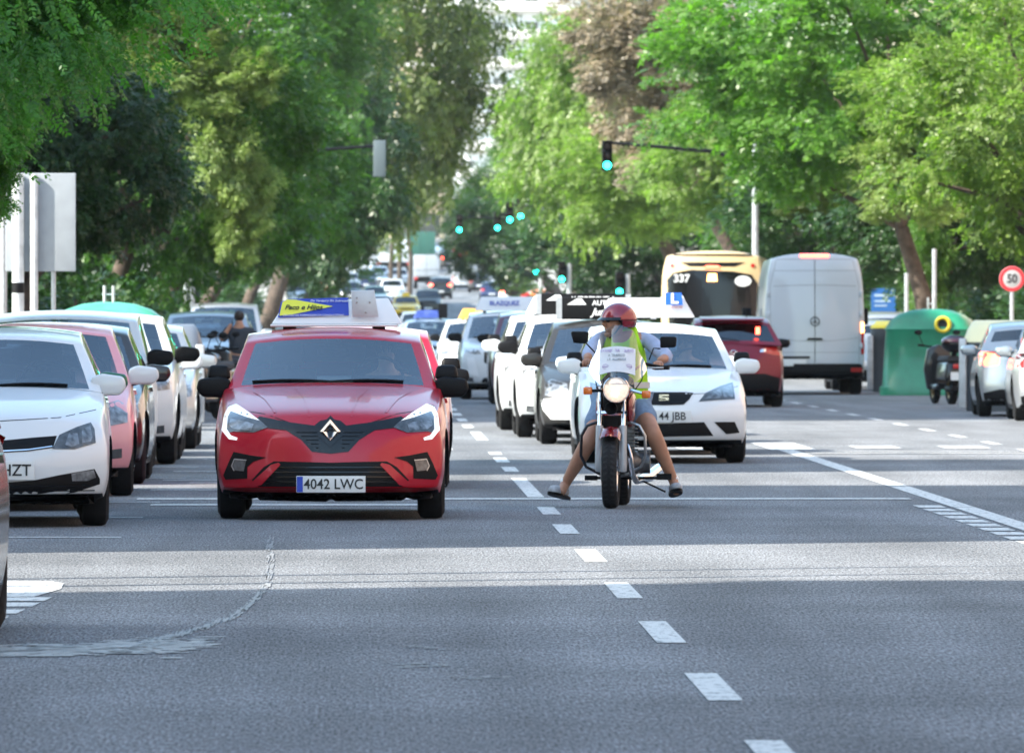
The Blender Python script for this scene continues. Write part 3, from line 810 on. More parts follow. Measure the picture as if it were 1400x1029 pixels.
w6 = simple('hatchback_car', 'pale blue hatchback with a blue roof sign and black box, ending the queue', 'car', 'hatch', P_BLUE, 1.75, 240.0, group=GQ)
s6 = roofsign(w6, .9, .22, 1.45, 1.5, mat('blue_sign', (.12, .18, .6), .5)); k = MB(); k.box(.25, .5, 1.45, 1.7, 1.45, 1.85); k.build('black_box', M_BLACK, s6)

# ------------------------------------------------------------------ cars parked at the left kerb
GL = 'cars parked along the left kerb'
polo = new_car('hatchback_car', 'white hatchback nearest at the left kerb, plate ending HZT', 'car', 'polo', P_WHITE, extra=None, group=GL, mirm=None)
c = polo; z1 = 12000 / 63.8
PX = lambda cx: (cx / 2.708 + 11.5) / z1
PZ = lambda cy: 1.55 - (cy / 2.708 + 380 - 430) / z1
PQ = lambda pts: [(PX(a), PZ(b)) for a, b in pts]
mp = lambda pts: [(PX(a), PZ(b)) for a, b in pts] + [(-PX(a), PZ(b)) for a, b in pts[::-1] if PX(a) > .01]
patch(c, 'grille', mp([(-31, 602), (100, 590), (185, 584), (170, 628), (80, 640), (-31, 646)]), M_BLACK, .006, seg=.05)
line(c, PQ([(-31, 640), (80, 634), (168, 622)]), .008, M_CHROME, mirror=True, name='grille_trim', off=.009)
patch(c, 'headlight', PQ([(168, 632), (195, 580), (260, 552), (312, 536), (326, 560), (330, 612), (250, 634)]), M_HLDARK, .007, mirror=True, seg=.04)
patch(c, 'headlight_reflector', PQ([(215, 618), (230, 575), (262, 575), (268, 615), (240, 626)]), M_REFL, .012, mirror=True, seg=.03)
patch(c, 'headlight_reflector', PQ([(278, 612), (278, 560), (310, 548), (318, 590), (312, 606)]), M_REFL, .012, mirror=True, seg=.03)
patch(c, 'lower_intake', mp([(-31, 758), (100, 748), (200, 728), (325, 708), (345, 745), (345, 765), (250, 795), (100, 820), (-31, 830)]), M_BLACK, .006)
for i in range(3): line(c, [(-.70, PZ(770 + i * 18)), (.70, PZ(770 + i * 18))], .008, M_GLOSSBLACK, name='intake_slat', off=.012)
patch(c, 'fog_lamp', PQ([(238, 725), (270, 718), (322, 712), (330, 740), (300, 752), (242, 752)]), M_REFL, .012, mirror=True, seg=.05)
patch(c, 'bumper_skirt', [(-.70, .17), (-.74, .225), (.74, .225), (.70, .17)], M_BLACK, .006)
line(c, [(-.76, .86), (-.45, .80), (0, .775), (.45, .80), (.76, .86)], .006, M_BLACK)
plate(c, None, 0, PZ(711), w=.52, h=.14, eu=False)
text('HZT', .118, M_INK, [x for x in kids(c.root) if x.name.startswith('number_plate')][0], (.125, min(c.tree.ray_cast(Vector((a, -6, PZ(711))), Vector((0, 1, 0)))[0].y for a in (-.26, 0, .26)) - .0325, PZ(712)), sx=.95, bold=.0015)
side_detail(c, c.s); generic_rear(c, c.s)
put(c, -2.70, 64.6, rz=R(2.4))
edge = simple('hatchback_car', 'dark car cut off by the left edge of the photo, nearest of all', 'car', 'hatch', P_BLACK, -2.63, 40.9, group=GL)
for ch in list(kids(edge.root)):
    if ch.name.startswith('mirror'): bpy.data.objects.remove(ch)
simple('hatchback_car', 'green hatchback squeezed between the white and the pink parked cars', 'car', 'hatch', P_GREEN, -2.95, 70.0, group=GL, W=1.70)
pink = simple('small_car', 'pink small car parked behind the nearest white one', 'car', 'city', P_PINK, -2.77, 75.3, style=2, group=GL, mirm=P_WHITE, rz=R(1.5), H=1.49)
simple('hatchback_car', 'glossy black car parked behind the pink one', 'car', 'hatch', P_BLACK, -2.87, 80.6, group=GL, rim=M_RIM, H=1.48)
simple('minivan_car', 'tall white minivan with a long white roof parked at the left kerb', 'car', 'mpv', P_WHITE, -3.02, 86.2, group=GL, H=1.60, mirm=M_BLACK)
simple('suv_car', 'white suv with bronze spoked wheels parked at the left kerb', 'car', 'suv', P_WHITE, -2.85, 91.2, group=GL, rim=M_GOLDRIM, H=1.58, mirm=M_BLACK)
simple('small_car', 'white small car with white mirrors in front of the silver parked car', 'car', 'city', P_WHITE, -2.85, 96.4, group=GL, W=1.7)
simple('hatchback_car', 'silver hatchback, last of the near cars at the left kerb', 'car', 'hatch', P_SILVER, -2.80, 101.6, group=GL)
simple('minivan_car', 'silver car with dark mirrors parked beyond the left containers', 'car', 'mpv', P_SILVER, -3.05, 168.0, group=GL, H=1.62)
simple('minivan_car', 'grey van with a wide windscreen parked far up the left kerb', 'car', 'mpv', P_SILVER, -3.4, 210.0, group=GL, H=1.85, W=1.95)
simple('hatchback_car', 'black car parked beyond the grey van on the left', 'car', 'hatch', P_BLACK, -3.1, 185.0, group=GL)

# ------------------------------------------------------------------ traffic driving away on the right
mz = new_car('crossover_car', 'dark red crossover driving away, just right of the L-board car', 'car', 'crossover', P_MAROON, mirm=M_BLACK)
generic_front(mz, mz.s)
hw = mz.s['W'] / 2
patch(mz, 'tail_light', [(hw * .52, .92), (hw * .60, 1.00), (hw * .92, 1.02), (hw * .97, .96), (hw * .94, .86), (hw * .74, .88)], M_RED, .008, 'B', mirror=True)
patch(mz, 'lamp_chrome', [(hw * .50, .92), (hw * .52, .97), (hw * .62, .98), (hw * .62, .93)], M_CHROME, .014, 'B', mirror=True)
patch(mz, 'rear_skirt', [(-hw * .9, .18), (-hw * .92, .48), (-hw * .6, .56), (hw * .6, .56), (hw * .92, .48), (hw * .9, .18)], M_BLACK, .008, 'B')
plate(mz, 'CX', 0, .66, 'B', size=.09, eu=True, xo=-.15)
k = MB(); hy = mz.tree.ray_cast(Vector((0, 12, .90)), Vector((0, -1, 0)))[0].y
for a in range(20): pass
k.tube([(.06 * math.cos(t), hy + .01, .90 + .05 * math.sin(t)) for t in [i * math.pi / 10 for i in range(21)]], .008, 6); k.tube([(-.05, hy + .01, .92), (0, hy + .01, .88), (.05, hy + .01, .92)], .008, 6); k.build('ring_emblem', M_CHROME, mz.root)
k = MB(); ry = mz.s['rooft'] + .02
k.add([(-.55, ry - .22, 1.52), (.55, ry - .22, 1.52), (.52, ry + .16, 1.475), (-.52, ry + .16, 1.475), (-.55, ry - .22, 1.47), (.55, ry - .22, 1.47), (.52, ry + .16, 1.445), (-.52, ry + .16, 1.445)], [(0, 1, 2, 3), (7, 6, 5, 4), (0, 3, 7, 4), (1, 5, 6, 2), (2, 6, 7, 3), (0, 4, 5, 1)])
k.build('spoiler', P_MAROON, mz.root, bevel=.01)
k = MB(); k.tube([(-.25, ry - .35, 1.52), (-.25, ry - .22, 1.62)], [.012, .004], 6); k.build('aerial', M_BLACK, mz.root)
k = MB(); k.tube([(-.1, ry + .40, 1.11), (.42, ry + .33, 1.19)], .01, 5); k.build('rear_wiper', M_BLACK, mz.root)
k = MB(); k.box(-.45, -.38, ry + .26, ry + .28, 1.22, 1.34); k.build('window_sticker', M_REDLIT, mz.root)  # no lamp, but glows red through the lit lens material
side_detail(mz, mz.s)
put(mz, 6.16, 147.6, True)
# ------------------------------------------------------------------ white panel van and bus
def boxcar(name, label, cat, pm, s, group=None):
    c = Car(); c.s = s; c.paint = pm; c.root = thing(name, label, cat, group=group)
    o = body(c, c.root, s); c.bodyobj = o; c.tree = tree_of(o); wheels(c, c.root, s); return c
VAN = dict(fo=1.0, wb=3.66, ro=1.15, W=1.99, H=2.72, cowl=(.5, 1.3), hood=1.0, R=.345, zb=.32, sub=1, tw=.24, sweepr=.10, crown=.11, ft=.10, rt=.03,
           box=[(-1.0, 1.05), (-.1, 1.32), (.3, 1.75), (.85, 2.45), (1.3, 2.70), (5.0, 2.74)],
           fz=[(0, .97), (.1, 1), (.45, 1), (.85, .955), (1, .865)], fp=[(.3, .08), (.5, 0), (1.2, .1)], rp=[(.3, .03), (.5, 0), (1.5, .03), (2.4, .10), (2.75, .2)])
P_VAN = paint('van_white', (.50, .53, .57))
def van_rear(c, brand=True):
    T = c.tree; s = c.s
    line(c, [(0, .62), (0, 2.62)], .014, M_BLACK, 'B'); 
    line(c, [(-.86, .60), (-.86, 2.1), (-.74, 2.62), (.74, 2.62), (.86, 2.1), (.86, .60)], .010, mat('seam', (.25, .26, .28), .6), 'B')
    line(c, [(-.80, 2.10), (-.3, 2.12), (.3, 2.12), (.80, 2.10)], .012, mat('seam', (.25, .26, .28), .6), 'B')
    line(c, [(-.80, 2.40), (.80, 2.40)], .010, mat('seam', (.25, .26, .28), .6), 'B')
    line(c, [(-.84, 1.10), (-.3, 1.04), (.3, 1.04), (.84, 1.10)], .010, mat('seam', (.25, .26, .28), .6), 'B')
    line(c, [(-.84, .82), (.84, .82)], .010, mat('seam', (.25, .26, .28), .6), 'B')
    patch(c, 'bumper', [(-.97, .34), (-.97, .56), (-.86, .60), (.86, .60), (.97, .56), (.97, .34), (.8, .30), (-.8, .30)], M_BLACK, .04, 'B', depth=.05)
    patch(c, 'tail_light', [(.90, .78), (.90, 1.38), (.985, 1.38), (.99, .78)], M_RED, .01, 'B', mirror=True)
    patch(c, 'indicator_light', [(-.90, 1.20), (-.90, 1.40), (-.99, 1.40), (-.99, 1.20)], M_ORANGELIT, .02, 'B')
    patch(c, 'brake_light', [(-.28, 2.66), (-.28, 2.72), (.28, 2.72), (.28, 2.66)], M_REDLIT, .012, 'B')
    patch(c, 'reflector', [(-.70, .44), (-.70, .52), (-.92, .52), (-.92, .44)], M_RED, .05, 'B')
    patch(c, 'handle', [(-.16, 1.06), (-.13, 1.10), (.13, 1.10), (.16, 1.06)], M_BLACK, .025, 'B')
    patch(c, 'plate_shade', [(.10, .70), (.10, .745), (.68, .745), (.68, .70)], M_BLACK, .02, 'B')
    plate(c, None, .40, .62 + .0, 'B', w=.46, h=.13, eu=False)
    for sx in (-1, 1):
        for z in (.95, 1.55, 1.95):
            h = T.ray_cast(Vector((sx * .90, 12, z)), Vector((0, -1, 0)))[0]
            if h: k = MB(); k.box(h.x - .03, h.x + .03, h.y - .02, h.y + .03, z - .05, z + .05); k.build('door_hinge', c.paint, c.root, bevel=.01)
    h = T.ray_cast(Vector((0, 12, 1.42)), Vector((0, -1, 0)))[0]
    k = MB(); N = 24; P = [(.085 * math.cos(t), h.y + .02, 1.42 + .085 * math.sin(t)) for t in [2 * math.pi * i / N for i in range(N + 1)]]
    k.tube(P, .010, 6)
    for a in (90, 210, 330): k.tube([(0, h.y + .02, 1.42), (.08 * math.cos(R(a)), h.y + .02, 1.42 + .08 * math.sin(R(a)))], [.014, .004], 6)
    k.build('star_emblem', M_DARKRIM, c.root)
def van_front(c):
    patch(c, 'windshield', [(-.78, 1.45), (-.68, 2.25), (.68, 2.25), (.78, 1.45)], M_RG, .01, 'F')
    patch(c, 'grille', [(-.5, .75), (-.5, 1.0), (.5, 1.0), (.5, .75)], M_BLACK, .01, 'F')
    patch(c, 'headlight', [(.62, .8), (.66, 1.08), (.88, 1.08), (.88, .8)], M_REFL, .01, 'F', mirror=True)
    for d in 'LR': patch(c, 'side_window', [(.75, 1.35), (1.15, 2.1), (2.0, 2.1), (2.0, 1.35)], M_RG, .006, d)
    k = MB()
    for sx in (-1, 1):
        k.box(sx * 1.16 - .09, sx * 1.16 + .09, .85, .97, 1.35, 1.68); k.tube([(sx * .95, .95, 1.45), (sx * 1.1, .92, 1.45)], .025, 6)
    k.build('wing_mirrors', M_BLACK, c.root, bevel=.03)
van = boxcar('panel_van', 'tall white panel van seen from behind with plain rear doors', 'van', P_VAN, VAN); van_rear(van); van_front(van)
put(van, 8.70, 171.0, True)

P_BUS = paint('bus_cream', (.60, .44, .24))
BUS = dict(fo=2.7, wb=5.9, ro=3.4, W=2.55, H=3.10, cowl=(0, 1.3), hood=1.0, R=.48, zb=.30, tw=.30, sweepr=.22, sweep=.3, crown=.13, ft=.04, rt=.03,
           box=[(-2.7, 3.0), (9.3, 3.10)], fz=[(0, .98), (.1, 1), (.5, 1), (.85, .985), (1, .90)], fp=[(.3, .05), (.6, 0), (1.4, .05), (3, .3)], rp=[(.3, .05), (.6, 0), (1.6, .04), (2.6, .12), (3.1, .26)])
bus = boxcar('city_bus', 'cream city bus seen from behind, numbered 337, with a black rear window', 'bus', P_BUS, BUS)
c = bus
patch(c, 'rear_window', [(-1.05, 1.2), (-1.10, 2.3), (-.95, 2.52), (-.5, 2.60), (.5, 2.64), (.95, 2.56), (1.10, 2.4), (1.05, 1.2)], M_GLOSSBLACK, .012, 'B', seg=.12)
patch(c, 'roof_grille', [(-.95, 2.98), (-.95, 3.02), (.95, 3.02), (.95, 2.98)], M_BLACK, .02, 'B', seg=.1)
patch(c, 'vent_recess', [(-.55, 2.72), (-.78, 2.82), (.78, 2.82), (.55, 2.72)], M_BLACK, .015, 'B', seg=.1)
patch(c, 'brake_light', [(-.20, 2.68), (-.14, 2.74), (.14, 2.74), (.20, 2.68)], M_REDLIT, .035, 'B')
patch(c, 'destination_lamp', [(-.12, 2.36), (-.10, 2.54), (.10, 2.54), (.12, 2.36)], M_ORANGELIT, .03, 'B')
patch(c, 'round_sticker', [(-.75 + .2 * math.cos(t), 2.36 + .13 * math.sin(t)) for t in [i * math.pi / 8 for i in range(16)]], M_WHITE, .02, 'B')
patch(c, 'engine_cover', [(-1.0, .55), (-1.0, 1.12), (1.0, 1.12), (1.0, .55)], P_BUS, .03, 'B', seg=.15)
patch(c, 'bumper', [(-1.2, .30), (-1.22, .5), (1.22, .5), (1.2, .30)], M_BLACK, .04, 'B', seg=.15)
patch(c, 'tail_light', [(1.08, .7), (1.08, 1.1), (1.2, 1.1), (1.2, .7)], M_RED, .02, 'B', mirror=True)
for sx in (-1, 1): patch(c, 'corner_lamp', [(sx * .98 + .05 * math.cos(t), 2.74 + .05 * math.sin(t)) for t in [i * math.pi / 6 for i in range(12)]], M_RED, .02, 'B')
hy = c.tree.ray_cast(Vector((.75, 12, 2.42)), Vector((0, -1, 0)))[0].y
text('337', .26, M_WHITE, c.root, (.74, hy + .09, 2.42), (math.pi / 2 + .1, 0, math.pi), bold=.008, name='fleet_number')
for d in 'LR': patch(c, 'side_windows', [(-2.2, 1.25), (-2.2, 2.5), (8.6, 2.5), (8.6, 1.25)], M_GLOSSBLACK, .008, d, seg=.5)
patch(c, 'windshield', [(-1.15, 1.1), (-1.1, 2.6), (1.1, 2.6), (1.15, 1.1)], M_GLOSSBLACK, .012, 'F', seg=.15)
put(bus, 9.12, 216.0, True, rz=R(-4.5))

# ------------------------------------------------------------------ motorcycle and rider
MR = thing('motorcycle', 'motorcycle with a round lit headlamp and a paper notice on its windscreen', 'motorcycle', (2.02, 70.2, 0), R(-5.0))
OX = 2.02; SX = 171.0
BX = lambda px: (px - 845) / SX
BZ = lambda py: (695 - py) / SX
M_BRED = mat('bike_red', (.20, .008, .012), .2, .2, 1)
M_ENG = mat('engine_metal', (.12, .12, .125), .45, .8, noise=(25, .5))
M_TREAD = mat('tyre_tread', (.008, .008, .009), .85, noise=(60, .5), bump=.8)
def bwheel(y, Rw, w, name='wheel', x=0):
    t = MB(); pr = [(-w * .36, Rw * .80), (-w * .5, Rw * .86), (-w * .46, Rw * .93), (-w * .30, Rw * .98), (0, Rw), (w * .30, Rw * .98), (w * .46, Rw * .93), (w * .5, Rw * .86), (w * .36, Rw * .80)]
    t.lathe(pr, 'x', (0, 0, 0), 36, close=True)
    k = t
    for i in range(40):
        a = 2 * math.pi * i / 40
        for sx in (-1, 1):
            k.add([(sx * w * e, (Rw * r_) * math.cos(a + da), (Rw * r_) * math.sin(a + da)) for e, r_, da in ((.10, 1.008, 0), (.40, .975, .05), (.40, .975, .11), (.10, 1.008, .06))], [(0, 1, 2, 3)], 1)
    o = t.build(name, [M_TREAD, mat('tread_block', (.018, .019, .021), .8)], MR, 50); o.location = (x, y, Rw)
    q = MB(); q.lathe([(-w * .34, Rw * .80), (-w * .2, Rw * .76), (w * .2, Rw * .76), (w * .34, Rw * .80)], 'x', (0, 0, 0), 36)
    q.tube([(-.07, 0, 0), (.07, 0, 0)], .035, 12)
    for i in range(18):
        a = 2 * math.pi * i / 18; q.tube([((-1) ** i * .04, .03 * math.cos(a), .03 * math.sin(a)), (0, Rw * .77 * math.cos(a + .2), Rw * .77 * math.sin(a + .2))], .003, 4)
    q.build('rim', M_CHROME, o, 40)
bwheel(0, .30, .125, x=BX(835))
bwheel(1.28, .31, .13, x=-.045)
fx = BX(835)
k = MB()
for sx in (-1, 1):
    x = fx + sx * .095
    k.tube([(x, .0, .30), (x, -.01, .34), (x, .06, .66)], [.030, .033, .030], 12)
k.build('fork_slider', M_GALV, MR)
k = MB()
for sx in (-1, 1):
    x = fx + sx * .095; k.tube([(x, .05, .62), (x, .20, 1.02)], .019, 12)
k.tube([(fx - .13, .19, .98), (fx + .13, .19, .98)], .028, 8); k.tube([(fx - .12, .11, .76), (fx + .12, .11, .76)], .025, 8)
k.build('fork_tube', M_CHROME, MR)
k = MB(); N = 14; w = .085
vs = []; fs = []
for i in range(N + 1):
    a = R(52 + 110 * i / N); rr = .335
    for j, (e, d_) in enumerate(((-1, -.03), (-.75, .012), (0, .028), (.75, .012), (1, -.03))):
        vs.append((fx + e * w, -(rr + d_) * math.cos(a), .30 + (rr + d_) * math.sin(a)))
for i in range(N):
    for j in range(4): fs.append((i * 5 + j, i * 5 + j + 1, i * 5 + j + 6, i * 5 + j + 5))
k.add(vs, fs); k.build('front_mudguard', M_BRED, MR, 60)
k = MB(); k.lathe([(-.02, .02), (-.02, .085), (.0, .125), (.012, .125), (.012, .075)], 'x', (fx - .06, 0, .30), 20); k.build('brake_disc', M_STEEL, MR)
# headlamp
hx, hz = BX(843), BZ(532)
k = MB(); k.lathe([(.16, .02), (.15, .07), (.10, .098), (.0, .107), (-.012, .107), (-.012, .094)], 'y', (hx, -.06, hz), 28); hlm = k.build('headlight_shell', M_GLOSSBLACK, MR)
k = MB(); k.lathe([(-.016, .098), (-.022, .103), (-.014, .108)], 'y', (hx, -.06, hz), 28); k.build('lamp_ring', M_CHROME, hlm)
M_LAMP = mat('lamp_glass_lit', (.8, .7, .6), .15, 0, .8, (1, .70, .50), .22, noise=(40, .2))
k = MB(); k.lathe([(-.012, .096), (-.030, .07), (-.038, .03), (-.040, .001)], 'y', (hx, -.06, hz), 28); k.build('headlight', M_LAMP, hlm)
k = MB(); k.ball((hx - .01, -.105, hz - .03), (.022, .01, .026), 10, 6); k.build('bulb', M_BULB, hlm)
# horn and lower fairing between the forks
k = MB(); k.lathe([(0, .01), (-.03, .045), (-.035, .05), (-.02, .052), (.05, .03)], 'y', (fx, .02, .80), 20); k.build('horn', M_BLACK, MR)
k = MB(); k.box(fx - .07, fx + .07, .10, .22, .60, .95); k.build('frame_head', M_BLACK, MR, bevel=.02)
# tank, seat, side covers
k = MB(); k.ball((fx + .03, .48, .86), (.15, .32, .14), 18, 12); k.build('fuel_tank', M_BRED, MR)
for sx in (-1, 1):
    k = MB(); k.ball((fx + .02 + sx * .115, .30, .80), (.045, .14, .16), 12, 8); k.build('tank_shroud', M_BRED, MR)
k = MB(); k.box(-.14, .14, .70, 1.45, .76, .84, taper=.03); k.build('seat', M_SEAT, MR, bevel=.04)
k = MB(); k.box(-.13, .06, .35, .95, .42, .70); k.build('side_cover', M_BLACK, MR, bevel=.05)
k = MB()
for i in range(7): k.box(-.12, .14, .26 + .0 * i, .42, .46 + i * .028, .472 + i * .028)
k.box(-.09, .11, .28, .40, .44, .66); k.build('engine_cylinder', M_ENG, MR, bevel=.004)
k = MB(); k.ball((.0, .48, .36), (.20, .22, .12), 16, 10); k.lathe([(-.21, .01), (-.21, .09), (.23, .09), (.23, .01)], 'x', (0, .46, .36), 18); k.build('crankcase', M_ENG, MR)
k = MB(); k.tube([(.06, .25, .50), (.09, .16, .40), (.10, .22, .27), (.12, .45, .21), (.20, .9, .24), (.26, 1.3, .30)], [.022, .022, .022, .025, .045, .04], 12); k.build('exhaust', M_CHROME, MR)
# crash bars
for sx, lo in ((-1, 'left'), (1, 'right')):
    cx = fx if sx < 0 else fx + .02
    k = MB(); pts = [(cx + sx * .04, .22, .66), (cx + sx * .13, .16, .685), (cx + sx * .20, .14, .66), (cx + sx * .245, .14, .58), (cx + sx * .25, .15, .42), (cx + sx * .21, .18, .33), (cx + sx * .10, .24, .27), (cx + sx * .03, .3, .27)]
    k.tube(pts, .0125, 8); k.build('crash_bar', M_STEEL if sx > 0 else M_DARKRIM, MR)
k = MB(); k.tube([(-.27, .52, .235), (.36, .52, .235)], .012, 8); k.box(-.30, -.20, .50, .55, .215, .255); k.box(.28, .40, .50, .55, .22, .27); k.build('footrests', M_BLACK, MR)
k = MB(); k.tube([(.14, .6, .22), (.34, .7, .12)], .008, 6); k.tube([(-.1, .6, .22), (-.16, .66, .12)], .010, 6); k.build('side_stand', M_BLACK, MR)
# handlebar, grips, levers
k = MB(); k.tube([(BX(798), .32, BZ(499)), (BX(818), .24, BZ(499)), (BX(830), .18, BZ(510)), (BX(858), .18, BZ(510)), (BX(878), .24, BZ(497)), (BX(906), .32, BZ(503))], .0125, 8); k.build('handlebar', M_BLACK, MR)
for px0, px1, py in ((790, 808, 499), (893, 912, 503)):
    k = MB(); k.tube([(BX(px0), .325, BZ(py)), (BX(px1), .29, BZ(py - .5))], .019, 10); k.build('handle_grip', M_BLACK, MR)
for px0, px1, py in ((800, 822, 500), (878, 905, 503)):
    k = MB(); k.tube([(BX(px0), .25, BZ(py)), (BX(px1), .20, BZ(py))], [.006, .008], 6); k.build('brake_lever', M_STEEL, MR)
for stem, cen, w_, tl in (((822, 500), (790, 461.5), .145, 1), ((885, 492), (911, 468.5), .148, -1)):
    k = MB(); a = cen[0] + (9 if tl > 0 else -10)
    k.tube([(BX(stem[0]), .24, BZ(stem[1])), (BX((stem[0] * .6 + a * .4)), .22, BZ(stem[1] - 16)), (BX(a), .22, BZ(cen[1] + 8))], .006, 6); 
    m_ = k.build('mirror_stem', M_BLACK, MR)
    k = MB(); x, z = BX(cen[0]), BZ(cen[1]); q = .8
    k.prism([(x - .072 * (1 if tl > 0 else .85), z + .045 * (1 if tl > 0 else .6)), (x - .055 * (.9 if tl > 0 else 1.1), z - .042), (x + .05, z - .047 * (1.1 if tl > 0 else .8)), (x + .066, z - .03), (x + .072, z + .040), (x + .055, z + .050), (x - .055, z + .050)], .19, .235)
    k.build('mirror', M_BLACK, MR, bevel=.012)
for cen, st in (((803.5, 534), (826, 534)), ((883.5, 539), (862, 533))):
    k = MB(); k.tube([(BX(st[0]), .0, BZ(st[1])), (BX(cen[0]), 0, BZ(cen[1]))], .012, 8); ind = k.build('indicator_stalk', M_BLACK if cen[0] < 850 else M_CHROME, MR)
    k = MB(); k.box(BX(cen[0] - 6), BX(cen[0] + 6), -.045, .03, BZ(cen[1] + 5.2), BZ(cen[1] - 5.2)); k.build('indicator_light', M_ORANGE, ind, bevel=.012)
# screen and notice
M_SCREEN = glass('screen_perspex', (.55, .60, .62), .06)
k = MB(); vs = []; fs = []
NU, NV = 14, 12
for j in range(NV + 1):
    z = lerp(.99, BZ(444.5), j / NV); t = j / NV
    hwid = itp([(0, .13), (.12, .20), (.25, .235), (.40, .215), (.55, .170), (.7, .155), (.82, .145), (.90, .13), (.96, .095), (1, .035)], t)
    for i in range(NU + 1):
        u = -1 + 2 * i / NU; vs.append((BX(843.5) + u * hwid, -.10 + .19 * t + .10 * (u * hwid / .2) ** 2, z))
for j in range(NV):
    for i in range(NU): a = j * (NU + 1) + i; fs.append((a, a + 1, a + NU + 2, a + NU + 1))
k.add(vs, fs); scr = k.build('windscreen', M_SCREEN, MR, 60)
def scy(x, z):
    t = (z - .99) / (BZ(444.5) - .99); return -.10 + .19 * t + .10 * ((x - BX(843.5)) / .2) ** 2
k = MB(); P = []
for u in [i / 10 for i in range(11)]:
    x0_, x1_ = BX(818.5), BX(868.5)
    P.append((lerp(x0_, x1_, u), u))
vs = []; fs = []
for j in range(7):
    t = j / 6
    for (x, u) in P:
        arc = 4 * u * (1 - u)
        z = lerp(BZ(513) + .030 * arc, BZ(477) + .022 * arc, t)
        xx = x + (0.004 if u < .5 else -.002) * t
        vs.append((xx, scy(xx, z) - .008, z))
for j in range(6):
    for i in range(10): a = j * 11 + i; fs.append((a, a + 1, a + 12, a + 11))
k.add(vs, fs); pap = k.build('paper_notice', mat('paper', (.74, .76, .80), .6), MR, 60)
M_PINK2 = mat('lilac_ink', (.35, .22, .50), .6)
def ptxt(s_, sz, px, py, m, **kw):
    x, z = BX(px), BZ(py); return text(s_, sz, m, pap, (x, scy(x, z) - .013 - kw.pop('dy', 0), z), (math.pi / 2 - .38, 0, 0), **kw)
ptxt('EXAMENES', .034, 832, 479.5, M_PINK2, dy=.001, sx=.8); ptxt('YA', .034, 844, 479, M_PINK2, sx=.9, dy=.001); ptxt('SEGURAS', .034, 856.5, 479.5, M_PINK2, dy=.001, sx=.8)
ptxt('A TRAFICO', .030, 843, 485.5, mat('grey_ink', (.15, .18, .2), .6), sx=.9, dy=.001); ptxt('L.R. ALUMNOS', .026, 843, 491, mat('grey_ink', (.15, .18, .2), .6), sx=.9, dy=.001)
for px in (828, 860):
    k = MB(); x, z = BX(px), BZ(501)
    k.tube([(x + .024 * math.cos(t), scy(x, z) - .014, z + .018 * math.sin(t)) for t in [i * math.pi / 8 for i in range(17)]], .0016, 4)
    k.box(x - .026, x + .026, scy(x, z) - .015, scy(x, z) - .012, z - .003, z + .003); k.build('stamp', M_PINK2, pap)
k = MB(); vs = [(BX(843.5) + a, -.07 + .12 * abs(a / .12) ** 2, z) for a, z in ((-.135, .955), (-.13, 1.03), (-.07, 1.085), (0, 1.10), (.07, 1.085), (.13, 1.03), (.135, .955), (.08, 1.0), (0, 1.03), (-.08, 1.0))]
n = len(vs); k.add(vs + [(a, b + .03, c_) for a, b, c_ in vs], [tuple(range(n)), tuple(range(2 * n - 1, n - 1, -1))] + [(i, i + n, (i + 1) % n + n, (i + 1) % n) for i in range(n)])
k.build('cowl', M_GLOSSBLACK, MR, bevel=.006)
k = MB()
k.tube([(BX(822), .24, BZ(500)), (BX(812), .1, BZ(512)), (BX(815), .05, BZ(530)), (BX(835), .15, BZ(545))], .005, 5); k.tube([(BX(880), .24, BZ(500)), (BX(876), .1, BZ(520)), (BX(862), .1, BZ(540)), (BX(850), .15, BZ(560))], .005, 5)
k.build('cables', M_BLACK, MR)

# rider
RD = thing('person', 'motorcycle rider in a red helmet, hi-vis yellow vest and shorts, looking aside', 'person', (2.02, 70.2, 0), R(-2))
def leg(sx, hip, knee, ankle, toe):
    return [hip, tuple((Vector(hip) * .5 + Vector(knee) * .5)), knee, tuple(Vector(knee) * .72 + Vector(ankle) * .28 + Vector((0, .015, 0))), ankle, toe]
hipL, kneeL, ankL, toeL = (-.10, .92, .80), (BX(803), .40, BZ(607)), (BX(771), .62, BZ(664)), (BX(765), .48, BZ(676))
hipR, kneeR, ankR, toeR = (.14, .92, .80), (BX(892), .40, BZ(592)), (BX(921), .60, BZ(660)), (BX(925), .47, BZ(676))
V = [(.03, .90, .84), (.035, .86, 1.02), (.03, .80, 1.20), (.03, .76, 1.35), (.02, .72, 1.42), (.01, .69, 1.52)]
E = [(0, 1), (1, 2), (2, 3), (3, 4), (4, 5)]
RA = [(.15, .11), (.15, .11), (.17, .11), (.13, .085), .055, (.075, .09)]
def chain(pts, rads, start):
    i0 = len(V); prev = start
    for p, r_ in zip(pts, rads): V.append(tuple(p)); RA.append(r_); E.append((prev, len(V) - 1)); prev = len(V) - 1
    return i0
chain(leg(-1, hipL, kneeL, ankL, toeL), [.11, .095, .070, .069, .040, .040], 0)
chain(leg(1, hipR, kneeR, ankR, toeR), [.11, .095, .070, .069, .040, .040], 0)
shL, elL, wrL = (-.155, .76, BZ(462)), (BX(803), .56, BZ(486)), (BX(803), .36, BZ(491))
shR, elR, wrR = (.225, .76, BZ(464)), (BX(912), .56, BZ(489)), (BX(901), .37, BZ(493))
aL = chain([shL, elL, wrL], [.060, .045, .030], 3)
aR = chain([shR, elR, wrR], [.060, .045, .030], 3)
skin('body', V, E, RA, M_SKIN, RD)
